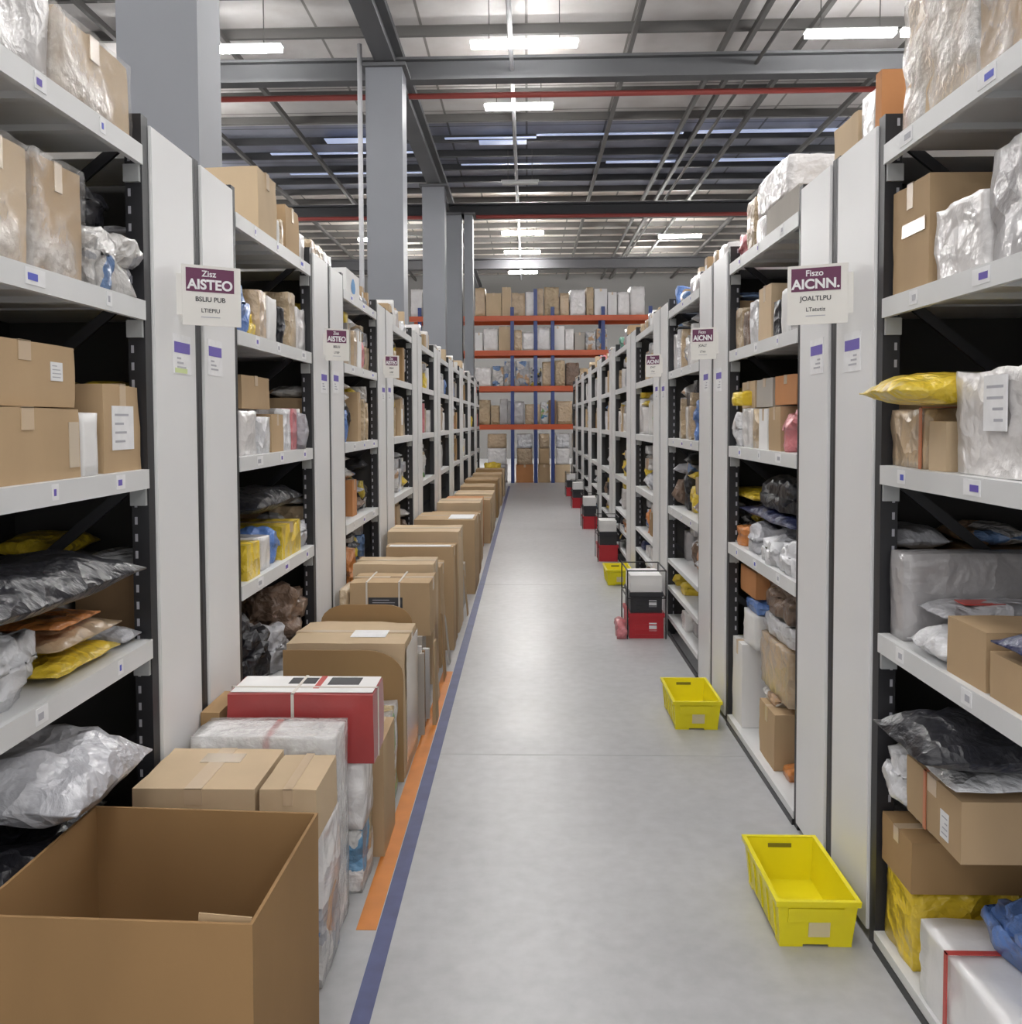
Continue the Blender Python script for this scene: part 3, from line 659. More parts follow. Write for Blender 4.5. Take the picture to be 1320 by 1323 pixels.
put('carton', 'R', S4, 1278, 1420, 820, 'tan', 'tan carton under a navy bag on the fourth right shelf', h=0.105, depth=0.34, inset=0.012, tape='y')
put('mailer', 'R', S4 + 0.107, 1280, 1420, 800, 'navy_poly', 'navy mailer lying on the tan carton, fourth right shelf', h=0.07, depth=0.34, inset=0.0, n=12)
put('mailer', 'R', S4 + 0.087, 1185, 1219, 765, 'silver_poly', 'silver mailer with red print, above the white mailer', h=0.05, depth=0.36, inset=0.06, n=12, labels=[('T', 0.2, 0.5, 0.2, 0.6, dict(m='red_strap', name='red_print', ink=False, t=-0.004))])
B0 = 0.0555
put('wrap', 'R', B0, 1131, 1178, 1140, 'yellow_poly', 'yellow film-wrapped box at the far end of the bottom right shelf', h=0.225, depth=0.42, n=10)
put('carton', 'R', B0 + 0.228, 1133, 1178, 1053, 'brown', 'brown carton on the yellow box, bottom right shelf', h=0.145, depth=0.44, inset=0.012, tape='x')
put('wrap', 'R', B0, 1183, 1440, 1168, 'smooth_white', 'big white box with a red strap on the bottom right shelf', h=0.205, depth=0.46, inset=0.0, n=14, strap=('x', 0.78, 'red_strap', 0.016))
put('bag', 'R', B0 + 0.211, 1255, 1440, 1110, 'blue_poly', 'blue and clear plastic bag lying on the white box', h=0.18, depth=0.4, inset=0.1, n=14)
put('mailer', 'R', 0.431, 1136, 1178, 1040, 'grey_poly', 'flat grey mailer on the brown carton, bottom right shelf', h=0.085, depth=0.4, inset=0.06, n=9)
put('bag', 'R', 0.519, 1126, 1158, 965, 'white_poly', 'white plastic bag bulging beside the strapped tan carton', h=0.155, depth=0.4, inset=-0.02, n=12)
put('carton', 'R', 0.519, 1170, 1242, 1028, 'tan', 'tan carton half covered by white plastic with an orange strap', h=0.155, depth=0.46, inset=0.0, tape='x', strap=('x', 0.62, 'orange_strap'), labels=[('B', 0.2, 0.34, 0.15, 0.6)])
put('mailer', 'R', 0.68, 1128, 1236, 955, 'white_poly', 'white plastic sheet bag draped over the strapped tan carton', h=0.06, depth=0.44, inset=-0.02, n=12)
put('mailer', 'R', 0.742, 1128, 1195, 915, 'black_poly', 'black mailer poking out above the strapped carton', h=0.10, depth=0.4, inset=-0.11, n=12)
# on top of the racks behind the near right panels
put('carton', 'R', 2.3955, 1077, 1108, 140, 'light_tan', 'tan carton standing above the farther of the near right panels', h=0.235, depth=0.35, inset=0.06)
put('wrap', 'R', 2.3955, 1112, 1130, 110, 'film_white', 'white wrapped parcel above the nearer of the near right panels', h=0.26, depth=0.35, inset=0.06)
put('carton', 'R', 2.3955, 1131, 1139, 95, 'orange_card', 'orange brown carton beside the white parcel above the right panels', h=0.29, depth=0.35, inset=0.06)

# ---- second left bay
A = 'second left bay'
put('carton', 'L', S1, 333, 357, 213, 'light_tan', 'big pale carton at the near end of the top shelf, ' + A, depth=0.45, tape='x')
put('slab', 'L', S1, 359, 362, 283, 'white_card', 'thin white envelope beside the big pale carton, ' + A, depth=0.3, n=6)
put('slab', 'L', S1, 363, 367, 282, 'tan_poly', 'thin tan envelope on the top shelf, ' + A, depth=0.3, n=6)
put('carton', 'L', S1, 369, 386, 262, 'tan', 'tan carton at the far end of the top shelf, ' + A, depth=0.4, tape='x')
put('wrap', 'L', S1, 387.5, 394, 300, 'film_white', 'pinkish white parcel last on the top shelf, ' + A, depth=0.3)
put('bag', 'L', S2, 306, 323, 345, 'blue_poly', 'blue and white bag first on the second shelf, ' + A, depth=0.3, n=10)
put('bag', 'L', S2, 324, 334, 395, 'yellow_poly', 'yellow bag low on the second shelf, ' + A, h=0.12, depth=0.2, n=9)
put('slab', 'L', S2, 335, 346, 372, 'film_tan', 'tan padded envelope standing on the second shelf, ' + A, depth=0.35, n=7)
put('slab', 'L', S2, 347, 359, 380, 'white_card', 'white padded envelope standing on the second shelf, ' + A, depth=0.35, n=7)
put('bag', 'L', S2, 366.5, 371, 385, 'black_poly', 'black and white round bag on the second shelf, ' + A, h=0.2, depth=0.2, inset=0.0, n=9)
put('slab', 'L', S2, 373, 383, 375, 'tan_poly', 'tan envelope leaning on the second shelf, ' + A, depth=0.35, n=7)
put('wrap', 'L', S2, 384, 399, 395, 'film_white', 'white parcel last on the second shelf, ' + A, depth=0.35)
put('wrap', 'L', S3, 310, 333, 530, 'film_white', 'white wrapped parcel first on the third shelf, ' + A, depth=0.3)
put('wrap', 'L', S3, 334.5, 350, 538, 'white_poly', 'white bag-wrapped parcel, second on the third shelf, ' + A, depth=0.3)
put('carton', 'L', S3, 351, 366, 535, 'tan', 'upright tan carton on the third shelf, ' + A, depth=0.3, tape='x')
put('slab', 'L', S3, 367.5, 377, 527, 'white_poly', 'white slab standing on the third shelf, ' + A, depth=0.3, n=6)
put('slab', 'L', S3, 378, 384.5, 527, 'pink_poly', 'pink and white slab standing on the third shelf, ' + A, depth=0.3, n=6)
put('slab', 'L', S3, 386, 389, 527, 'white_card', 'second white slab standing on the third shelf, ' + A, depth=0.3, n=6)
put('bag', 'L', S3, 397.5, 399.5, 530, 'grey_poly', 'grey bag hanging at the far end of the third shelf, ' + A, h=0.2, depth=0.25, inset=-0.03, n=9)
put('carton', 'L', S3 + 0.19, 312, 348, 488, 'tan', 'tan carton lying on the white parcels, third shelf, ' + A, h=0.14, depth=0.25, inset=0.05, tape='x')
put('bag', 'L', S4, 316, 326, 640, 'grey_poly', 'grey bag first on the fourth shelf, ' + A, depth=0.3, inset=0.13, n=10)
put('carton', 'L', S4, 319, 336, 705, 'yellow_poly', 'bright yellow box in front of the grey bag, ' + A, depth=0.1, inset=0.01, tape=None, name='printed_box', cat='box')
put('wrap', 'L', S4, 338, 350, 695, 'film_white', 'white parcel on the fourth shelf, ' + A, depth=0.3)
put('bag', 'L', S4, 352, 362, 680, 'blue_poly', 'blue bag on the fourth shelf, ' + A, depth=0.2, n=9)
put('carton', 'L', S4, 364, 388, 680, 'yellow_poly', 'yellow box with white trim on the fourth shelf, ' + A, depth=0.3, tape='x', name='printed_box', cat='box')
put('bag', 'L', S4, 389.5, 405, 665, 'silver_poly', 'silver bag last on the fourth shelf, ' + A, depth=0.3, n=10)
put('bag', 'L', 0.4505, 326, 355, 765, 'black_poly', 'black striped bag on the low shelf, ' + A, h=0.33, depth=0.35, n=10)
put('bag', 'L', 0.4505, 357, 378, 775, 'silver_poly', 'crumpled silver bag on the low shelf, ' + A, h=0.22, depth=0.3, n=10)
put('bag', 'L', 0.4505, 380, 405, 745, 'brown_poly', 'brown bag on the low shelf, ' + A, h=0.36, depth=0.35, n=10)

# ---- second right bay
A = 'second right bay'
put('wrap', 'R', S1 + 0.127, 977, 1018, 215, 'film_white', 'white film-wrapped parcel stacked highest on the top shelf, ' + A, h=0.16, depth=0.42, n=10)
put('carton', 'R', S1, 990, 1032, 258, 'grey_card', 'grey carton below the white wrapped parcel, ' + A, h=0.125, depth=0.4, tape=None)
put('wrap', 'R', S1, 976, 988, 290, 'film_white', 'small white parcel on the top shelf, ' + A, h=0.125, depth=0.36)
put('wrap', 'R', S1, 964, 974.5, 255, 'tan_poly', 'pinkish tan parcel standing on the top shelf, ' + A, h=0.25, depth=0.3)
put('bag', 'R', S1, 948, 963, 300, 'pink_poly', 'pink and white bag at the far end of the top shelf, ' + A, h=0.14, depth=0.3, n=9)
put('slab', 'R', S2, 947, 958, 396, 'tan_poly', 'tan envelope last on the second shelf, ' + A, depth=0.35, n=7)
put('slab', 'R', S2, 959, 966, 400, 'brown_poly', 'brown envelope on the second shelf, ' + A, depth=0.35, n=7)
put('slab', 'R', S2, 967, 978, 385, 'white_poly', 'white envelope on the second shelf, ' + A, depth=0.35, n=7)
put('carton', 'R', S2, 979.5, 996, 365, 'light_tan', 'upright tan carton in the middle of the second shelf, ' + A, depth=0.35, tape='x')
put('slab', 'R', S2, 997.5, 1006, 385, 'black_poly', 'black envelope on the second shelf, ' + A, depth=0.35, n=7)
put('slab', 'R', S2, 1007.5, 1018, 370, 'white_card', 'white padded envelope beside the black one, ' + A, depth=0.35, n=7)
put('wrap', 'R', S2, 1019.5, 1031, 360, 'film_grey', 'grey wrapped parcel first on the second shelf, ' + A, depth=0.35)
put('bag', 'R', S3, 944, 952, 545, 'white_poly', 'white bag last on the third shelf, ' + A, h=0.2, depth=0.3, inset=0.0, n=9)
put('wrap', 'R', S3, 958, 970, 535, 'film_white', 'white parcel second from the far end of the third shelf, ' + A, h=0.19, depth=0.3)
put('slab', 'R', S3, 971, 979, 535, 'tan_poly', 'pale tan slab on the third shelf, ' + A, h=0.19, depth=0.3, n=6)
put('carton', 'R', S3, 980, 991, 530, 'white_card', 'white box standing on the third shelf, ' + A, h=0.185, depth=0.3, tape='x', name='printed_box', cat='box')
put('carton', 'R', S3, 992.5, 1008, 527, 'tan', 'tan carton standing on the third shelf, ' + A, h=0.19, depth=0.3, tape='x')
put('bag', 'R', S3, 1009.5, 1029, 525, 'pink_poly', 'red and pink bag first on the third shelf, ' + A, h=0.195, depth=0.3, n=10)
put('bag', 'R', S3 + 0.202, 943.5, 947, 505, 'yellow_poly', 'small yellow bag sticking out above the third shelf, ' + A, h=0.08, depth=0.14, inset=-0.05, n=8)
put('carton', 'R', S3 + 0.192, 958, 975, 497, 'light_tan', 'pale carton lying on the third shelf row, ' + A, h=0.13, depth=0.26, inset=0.04, tape='x')
put('carton', 'R', S3 + 0.192, 977, 998, 495, 'grey_card', 'grey brown carton lying on the third shelf row, ' + A, h=0.13, depth=0.26, inset=0.04, tape='x')
put('carton', 'R', S3 + 0.197, 1001, 1029, 490, 'orange_card', 'orange brown carton lying on the red bag, ' + A, h=0.125, depth=0.26, inset=0.04, tape='x')
put('bag', 'R', S4, 946, 958, 685, 'orange_poly', 'orange and white bag last on the fourth shelf, ' + A, h=0.11, depth=0.2, n=8)
put('bag', 'R', S4, 959.5, 976, 680, 'silver_poly', 'silver bag on the fourth shelf, ' + A, h=0.15, depth=0.3, n=9)
put('bag', 'R', S4, 977.5, 999, 690, 'white_poly', 'white crumpled bag on the fourth shelf, ' + A, h=0.13, depth=0.25, inset=0.0, n=10)
put('bag', 'R', S4, 1000.5, 1024, 692, 'white_poly', 'white crumpled bag first on the fourth shelf, ' + A, h=0.15, depth=0.25, inset=0.0, n=10)
put('carton', 'R', 0.056, 942, 958, 850, 'white_card', 'stack of white long boxes at the far end of the base, ' + A, h=0.42, depth=0.18, tape='x', name='printed_box', cat='box')
put('carton', 'R', 0.056, 980, 1000, 915, 'tan', 'open-topped tan carton full of paper on the base, ' + A, h=0.25, depth=0.24, inset=0.03, tape='x')
put('bag', 'R', 0.307, 981, 999, 905, 'mix_poly', 'crumpled paper filling on the open-topped carton, ' + A, h=0.05, depth=0.18, inset=0.05, n=8)
put('bag', 'R', 0.056, 1007, 1017, 1000, 'orange_poly', 'crumpled orange wrapper lying on the base, ' + A, h=0.06, depth=0.15, inset=0.05, n=8)
put('wrap', 'R', 0.478, 960, 975, 815, 'white_card', 'white box with a curled flap above the long boxes, ' + A, h=0.17, depth=0.2, inset=0.05)
put('bag', 'R', 0.65, 958, 976, 805, 'blue_poly', 'blue and white bag lying above the white box, ' + A, h=0.07, depth=0.2, inset=0.05, n=9)

put('mailer', 'R', S4 + 0.152, 948, 1022, 660, 'navy_poly', 'navy mailer stretched over the bags on the fourth shelf, ' + A, h=0.07, depth=0.3, inset=0.05, n=9)
put('mailer', 'R', S4 + 0.223, 947, 972, 620, 'yellow_poly', 'dull yellow mailer topping the fourth shelf pile, ' + A, h=0.05, depth=0.25, inset=0.06, n=9)
put('bag', 'R', S4 + 0.223, 976, 1022, 610, 'black_poly', 'black bag topping the fourth shelf pile, ' + A, h=0.15, depth=0.3, inset=0.06, n=9)
put('wrap', 'R', 0.36, 981, 1018, 820, 'film_tan', 'tan carton bulging in white film above the base, ' + A, h=0.24, depth=0.3, inset=0.06, n=10)
put('bag', 'R', 0.602, 981, 1020, 805, 'white_poly', 'white film bag on the bulging tan carton, ' + A, h=0.10, depth=0.25, inset=0.07, n=9)
put('carton', 'R', 0.722, 948, 976, 765, 'orange_card', 'amber carton high up under the fourth shelf, ' + A, h=0.13, depth=0.22, inset=0.06, tape=None)
put('bag', 'R', 0.704, 981, 1022, 760, 'brown_poly', 'brown bag squeezed in under the fourth shelf, ' + A, h=0.18, depth=0.22, inset=0.08, n=9)
put('mailer', 'L', S4 + 0.215, 336, 402, 620, 'black_poly', 'black mailer lying over the boxes on the fourth shelf, second left bay', h=0.11, depth=0.3, inset=0.05, n=9)
# parcels seen through the frames at the far ends of the first two bays
def beyond(side, k, zb, i0, dp, h, kind, m, label, y0=0.06, ly=0.27):
    xf = fx(side, i0); x2 = xf + sgn(side) * dp; ya = Z0[side] + PER * k + y0
    if kind == 'carton': carton(min(xf, x2), max(xf, x2), ya, ya + ly, zb, zb + h, m, label, tape=None)
    else: soft(kind, min(xf, x2), max(xf, x2), ya, ya + ly, zb, zb + h, m, label, n=9)
TH = ', seen through the frame at the far end'
for side, k in (('L', 0), ('R', 0), ('L', 1), ('R', 1)):
    nm = '%s %s bay' % (NTH[k], SIDE[side])
    for zi, (z, tn) in enumerate(((S2, 'second shelf'), (S3, 'third shelf'), (S4, 'fourth shelf'), (0.1005, 'base'))):
        for ii, i0 in enumerate((0.05, 0.30)):
            kind, m = R.choice((('carton', 'tan'), ('carton', 'dark_brown'), ('bag', 'brown_poly'), ('bag', 'speckle_poly'), ('wrap', 'film_grey'), ('wrap', 'film_tan'), ('bag', 'black_poly')))
            if zi == 1 and ii == 0: kind, m = 'carton', 'tan'
            h = R.uniform(0.16, 0.27); dp = R.uniform(0.19, 0.235)
            beyond(side, k, z, i0, dp, h, kind, m, '%s %s beyond the frame, %s of the %s, %s part' % (COL[m], NOUN[kind], tn, nm, 'outer' if ii == 0 else 'inner'))
            m2 = R.choice(('yellow_poly', 'silver_poly', 'white_poly', 'orange_poly', 'yellow_poly', 'mix_poly'))
            beyond(side, k, z + h + 0.001, i0 + 0.005, dp - 0.01, R.uniform(0.04, 0.07), 'mailer', m2, '%s mailer on the %s %s beyond the frame, %s of the %s' % (COL[m2], 'outer' if ii == 0 else 'inner', NOUN[kind], tn, nm))

# ---- on top of the second pairs of panels and the third left bay
put('wrap', 'L', 2.3955, 402, 418, 308, 'tan_poly', 'pinkish tan carton on top of the second pair of left panels', depth=0.35, inset=0.06)
put('wrap', 'L', 2.3955, 419, 428, 325, 'film_white', 'white parcel beside the pinkish one above the left panels', depth=0.35, inset=0.06)
o = put('carton', 'L', S1, 447, 464, 345, 'white_card', 'white box with a blue emblem on the top shelf, third left bay', depth=0.4, tape=None, name='printed_box', cat='box')
put('bag', 'L', S1, 466, 476, 375, 'grey_poly', 'grey bag behind the white box with a blue emblem', depth=0.3, n=8)
put('wrap', 'R', 2.3955, 927, 940, 310, 'film_white', 'white film parcel on top of the second pair of right panels', depth=0.4, inset=0.06)
put('wrap', 'R', 2.3955, 920, 925, 322, 'film_tan', 'tan film parcel beside the white one above the right panels', depth=0.4, inset=0.06)
def emblem(o):
    d = max(v.co.y for v in o.data.vertices); w = max(v.co.x for v in o.data.vertices); h = max(v.co.z for v in o.data.vertices)
    ring = [(w + 0.0004, 0.30 * d * math.cos(a) * (1 - 0.25 * math.sin(a)), h * 0.45 + 0.30 * h * math.sin(a)) for a in [6.2832 * i / 18 for i in range(18)]]
    MB().hull(ring, [(w + 0.0016, y, z) for _, y, z in ring]).build('emblem', 'azure_ink', o)
emblem(o)

# ---- the other bays, parcel by parcel
MID = [('slab', ['white_card', 'tan_poly', 'white_poly', 'film_tan', 'film_white', 'pink_poly', 'tan_poly', 'white_card'], 5), ('carton', ['tan', 'light_tan', 'light_tan', 'brown', 'white_card', 'grey_card'], 4), ('wrap', ['film_white', 'film_tan', 'film_white', 'film_grey'], 4),
       ('bag', ['white_poly', 'speckle_poly', 'mix_poly', 'blue_poly', 'yellow_poly', 'print_poly', 'black_poly', 'pink_poly', 'silver_poly'], 4)]
LOW = [('bag', ['black_poly', 'silver_poly', 'white_poly', 'mix_poly', 'speckle_poly', 'yellow_poly', 'brown_poly', 'speckle_poly', 'print_poly', 'navy_poly', 'orange_poly'], 7), ('mailer', ['yellow_poly', 'silver_poly', 'black_poly', 'white_poly', 'mix_poly', 'brown_poly', 'red_poly'], 3), ('carton', ['brown', 'tan', 'orange_card', 'white_card'], 2), ('wrap', ['film_grey', 'mix_poly', 'film_white'], 2)]
TOPS = [('carton', ['light_tan', 'tan', 'white_card', 'light_tan'], 5), ('wrap', ['film_white', 'film_tan', 'film_white', 'film_grey', 'tan_poly'], 6), ('bag', ['white_poly', 'pink_poly', 'mix_poly', 'blue_poly', 'green_poly'], 2), ('slab', ['white_card', 'tan_poly'], 2)]
LEVEL = ['top shelf', 'second shelf', 'third shelf', 'fourth shelf', 'fifth shelf', 'sixth shelf', 'lowest shelf']
def fill(side, k, si, z, top, start=None):
    y0, y1 = bay_y(side, k); y = (y0 if start is None else start) + 0.015; pal = TOPS if si == 0 else (LOW if si >= 3 else MID)
    i = 0; clear = top - z - 0.075; lastm = None
    while y < y1 - 0.07 and i < 12:
        kind = R.choices(pal, [p[2] for p in pal])[0]; m = R.choice(kind[1]); kind = kind[0]
        if m == lastm: m = R.choice(['white_poly', 'tan_poly'] if kind in ('bag', 'mailer', 'slab') else ['tan', 'film_white'])
        if kind == 'carton' and m in ('tan_poly', 'white_poly', 'film_white'): m = 'light_tan'
        lastm = m
        big = 0.78 if k < 3 else (0.9 if k < 5 else (1.1 if k < 7 else 1.5))
        L = {'slab': R.uniform(0.055, 0.11), 'carton': R.uniform(0.12, 0.24), 'wrap': R.uniform(0.13, 0.25), 'bag': R.uniform(0.14, 0.26), 'mailer': R.uniform(0.2, 0.32)}[kind] * big
        L = min(L, y1 - 0.012 - y)
        hh = {'slab': R.uniform(0.62, 0.92), 'carton': R.uniform(0.5, 0.9), 'wrap': R.uniform(0.5, 0.88), 'bag': R.uniform(0.5, 0.9), 'mailer': R.uniform(0.3, 0.6)}[kind] * clear
        ins = 0.018 + R.uniform(0, 0.06) * (2 if si > 2 else 1); dp = R.uniform(0.28, 0.44)
        xf = fx(side, ins); x2 = xf + sgn(side) * dp; xa, xb = min(xf, x2), max(xf, x2)
        lab = '%s %s, %s from near end, %s of %s %s bay' % (COL[m], NOUN[kind], NTH[min(i, 11)], LEVEL[si], NTH[k], SIDE[side])
        grp = 'parcels on the %s racks' % SIDE[side]; n = 7 if k < 3 else 5
        zz = z + 0.0006
        if kind == 'carton': carton(xa, xb, y, y + L, zz, zz + hh, m, lab, group=grp, tape='x' if k < 4 else None, labels=[('A' if side == 'L' else 'B', 0.25, 0.7, 0.3, 0.75, dict(ink=False))] if k < 5 and R.random() < 0.5 else ())
        else: soft(kind, xa, xb, y, y + L, zz, zz + hh, m, lab, group=grp, n=n)
        if si > 0 and clear - hh > 0.05 and R.random() < (0.9 if k < 5 else 0.6):
            m2 = R.choice(['white_poly', 'yellow_poly', 'silver_poly', 'tan_poly', 'black_poly', 'mix_poly', 'film_white']); h2 = min(R.uniform(0.05, 0.12), clear - hh)
            soft('mailer' if R.random() < 0.5 else 'wrap', xa + 0.01, xb - 0.01, y + 0.004, y + L - 0.004, zz + hh + 0.001, zz + hh + h2, m2,
                 '%s mailer on the %s item from near end, %s of %s %s bay' % (COL[m2], NTH[min(i, 11)], LEVEL[si], NTH[k], SIDE[side]), 'mailer', 'plastic_mailer', grp, n=n)
        y += L + 0.008; i += 1
for k in range(2, NB):
    for side in 'LR':
        zs = shelves(side, k)
        for si, z in enumerate(zs):
            if side == 'L' and si >= 4 and k > 3: continue
            if side == 'R' and si >= 4 and k > 6: continue
            top = z + R.uniform(0.28, 0.36) if si == 0 else zs[si - 1] - (0.02 if z > 0.5 else 0.0)
            fill(side, k, si, z, top, start=at(477, 390, x=fx('L')).y if (side == 'L' and k == 2 and si == 0) else None)

# ------------------------------------------------------------------ the row of cartons on the floor, left
def open_carton():
    zt = 0.635
    T = [at(122, 1041, z=zt), at(411, 1050, z=zt), at(326, 1195, z=zt), at(-42, 1183, z=zt)]      # back left, back right, front right, front left
    c = sum(T, Vector()) / 4; c.z = 0; t = 0.007
    def ring(z, ins, k):
        out = []
        for p in T:
            d = Vector((p.x - c.x, p.y - c.y, 0)); out.append(Vector((d.x * k - (ins if d.x > 0 else -ins), d.y * k - (ins if d.y > 0 else -ins), z)))
        return out
    A_, B_, C_, D_ = ring(0.0, 0, 0.985), ring(zt, 0, 1), ring(zt, t, 1), ring(0.008, t, 0.985)
    b = MB(); b.v = A_ + B_ + C_ + D_
    for i in range(4):
        j = (i + 1) % 4
        for a in (0, 4, 8): b.f.append([a + i, a + j, a + 4 + j, a + 4 + i])
    b.f += [[3, 2, 1, 0], [12, 13, 14, 15]]; b.mi = [0] * len(b.f)
    o = b.build('open_carton', 'box_brown', None, c); tag(o, 'large empty open brown carton standing on the floor in front', 'carton')
    # folded-in remnant of a flap inside the front wall
    p, q = B_[3], B_[2]; d = (q - p).normalized(); nrm = Vector((-d.y, d.x, 0))
    if nrm.y < 0: nrm = -nrm
    a0 = p + (q - p) * 0.80; a1 = p + (q - p) * 0.985
    MB().hull([a0 + nrm * 0.010 + Vector((0, 0, -0.05)), a1 + nrm * 0.010 + Vector((0, 0, -0.05)), a1 + nrm * 0.014 + Vector((0, 0, -0.05)), a0 + nrm * 0.014 + Vector((0, 0, -0.05))],
              [a0 + nrm * 0.02 + Vector((0, 0, 0.008)), a1 + nrm * 0.02 + Vector((0, 0, 0.002)), a1 + nrm * 0.024 + Vector((0, 0, 0.002)), a0 + nrm * 0.024 + Vector((0, 0, 0.008))]).build('flap', 'tan', o)
open_carton()
GF = None
# stack just behind it
soft('wrap', -1.06, -0.575, 2.42, 2.66, 0, 0.23, 'mix_poly', 'mottled white film bundle at the bottom of the stack behind the open carton', n=12)
soft('wrap', -1.06, -0.57, 2.42, 2.66, 0.231, 0.45, 'film_white', 'shiny white film bundle in the middle of the stack behind the open carton', n=12)
carton(-1.085, -0.745, 2.36, 2.66, 0.452, 0.60, 'light_tan', 'wide tan carton with torn tape behind the open carton', tape='y', labels=[('T', 0.35, 0.7, 0.62, 0.85, dict(m='clear_tape', name='tape', ink=False))])
carton(-0.735, -0.575, 2.36, 2.62, 0.452, 0.60, 'light_tan', 'narrower tan carton beside the wide one behind the open carton', tape='y')
carton(-1.04, -0.60, 2.69, 2.86, 0.0, 0.62, 'white_card', 'white carton with a red strap across its top', tape=None, strap=('y', 0.52, 'red_strap', 0.02), labels=[('A', 0.1, 0.8, 0.3, 0.7, dict(m='film_white', name='film_patch', ink=False))], film='film_milky')
soft('wrap', -1.02, -0.555, 2.93, 3.13, 0, 0.22, 'print_poly', 'green and yellow printed wrapped parcel at the bottom under the red box', n=10)
soft('wrap', -1.02, -0.55, 2.92, 3.13, 0.222, 0.455, 'film_white', 'white wrapped parcel directly under the red box', n=10)
ro = carton(-1.01, -0.515, 2.91, 3.12, 0.457, 0.69, 'red_print', 'red box with a white printed top tied with string', tape=None, name='printed_box', cat='box', strap=('y', 0.45, 'string', 0.01))
w, d, h = 0.495, 0.21, 0.233
sticker(ro, 'T', w, d, h, 0.015, 0.985, 0.1, 0.98, 'white_card', 'white_top', False)
sticker(ro, 'T', w, d, h, 0.36, 0.55, 0.55, 0.88, 'ink', 'black_window', False, 0.0022); sticker(ro, 'T', w, d, h, 0.64, 0.86, 0.5, 0.9, 'ink', 'black_window', False, 0.0022); sticker(ro, 'T', w, d, h, 0.56, 0.60, 0.3, 0.98, 'red_strap', 'red_tape', False, 0.0024)
band(ro, w, d, h, 'x', 0.35, 'string', 0.008, 'string', 0.0045)
carton(-1.095, -1.03, 2.90, 3.14, 0, 0.63, 'brown', 'narrow brown carton between the red box and the shelves', tape=None)
carton(-0.605, -0.53, 3.19, 3.46, 0, 0.43, 'tan', 'slim tan carton standing beyond the red box beside the orange strip', tape='y')
soft('wrap', -1.07, -0.63, 3.19, 3.48, 0, 0.50, 'film_tan', 'tan film-wrapped bundle behind the red box', n=10)
soft('wrap', -1.07, -0.56, 3.52, 3.78, 0, 0.40, 'print_poly', 'mottled wrapped bundle in front of the big brown carton', n=10)
# big carton with flaps
bc = carton(-1.085, -0.545, 3.90, 4.34, 0, 0.612, 'light_tan', 'big tan carton with a rounded brown flap standing in front', tape='x', labels=[('T', 0.5, 0.8, 0.25, 0.55, dict(m='paper', ink=False)), ('A', 0.05, 0.95, 0.1, 0.95, dict(m='clear_tape', name='film_patch', ink=False))])
def flap(x0, x1, y, zt, rl, rr, m, name, parent=None, lean=0.0, yc=None):
    pts = [(x0, 0.0)]
    if rl:
        for i in range(7): a = math.pi - i * math.pi / 12; pts.append((x0 + rl * 1.5 + rl * 1.5 * math.cos(a), zt - rl + rl * math.sin(a)))
    else: pts.append((x0, zt))
    if rr:
        for i in range(7): a = math.pi / 2 - i * math.pi / 12; pts.append((x1 - rr * 1.5 + rr * 1.5 * math.cos(a), zt - rr + rr * math.sin(a)))
    else: pts.append((x1, zt))
    pts.append((x1, 0.0))
    b = MB(); b.hull([(x, y + lean * z, z) for x, z in pts], [(x, y + 0.006 + lean * z, z) for x, z in pts])
    return b.build(name, m, parent)
flap(-0.27, 0.262, -0.255, 0.588, 0, 0.11, 'brown', 'flap', bc)
o = flap(-1.04, -0.58, 4.40, 0.68, 0.09, 0.09, 'brown', 'cardboard_sheet'); tag(o, 'upright brown cardboard sheet with rounded corners behind the big carton', 'cardboard')
for i, (m, x1, zt) in enumerate((('grey_card', -0.53, 0.42), ('white_card', -0.55, 0.44), ('dark_brown', -0.54, 0.40), ('grey_card', -0.56, 0.46), ('white_card', -0.53, 0.38))):
    o = MB().box(-1.02, x1, 4.45 + 0.062 * i, 4.475 + 0.062 * i, 0, zt).build('flattened_carton', m); tag(o, '%s flattened carton, %s of those stacked on edge past the sheet' % (COL[m], NTH[i]), 'cardboard', 'flattened cartons on edge')
o = MB().hull([(-0.535, 4.60, 0), (-0.515, 4.60, 0), (-0.515, 4.74, 0), (-0.535, 4.74, 0)], [(-0.528, 4.60, 0.44), (-0.524, 4.60, 0.44), (-0.524, 4.72, 0.43), (-0.528, 4.72, 0.43)]).build('flattened_carton', 'tan'); o.location.x = 0.03
tag(o, 'tan cardboard strip leaning against the edge-stacked flattened cartons', 'cardboard')
carton(-1.0, -0.60, 4.92, 5.22, 0, 0.398, 'grey_card', 'greyish carton under the strapped carton with a dark label', tape=None)
lo = carton(-1.0, -0.545, 4.90, 5.24, 0.40, 0.70, 'tan', 'tan carton with a dark label and two white strings', tape='x', labels=[('N', 0.24, 0.66, 0.48, 0.72, dict(m='ink', name='dark_label'))], strap=('y', 0.22, 'string', 0.009))
band(lo, 0.455, 0.34, 0.30, 'y', 0.62, 'string', 0.009, 'string', 0.004)
MB().box(-0.02, 0.05, -0.02, 0.02, 0.2985, 0.3012).build('hand_hole', 'dark_brown', lo)
soft('wrap', -1.06, -1.01, 4.92, 5.2, 0, 0.66, 'tan_poly', 'tan cardboard piece wedged beside the strapped carton and the shelf', n=6)
carton(-1.06, -0.57, 5.32, 5.62, 0, 0.735, 'light_tan', 'pale tan carton directly behind the carton with white strings', tape='x')
carton(-1.05, -0.56, 5.68, 5.98, 0, 0.66, 'tan', 'lower tan carton tucked behind the pale tan one', tape='x')
carton(-0.99, -0.515, 6.12, 6.30, 0, 0.725, 'tan', 'tan carton with a pale top in the middle of the row', tape='x', labels=[('T', 0.05, 0.95, 0.05, 0.5, dict(ink=False, m='white_card', name='white_strip'))])
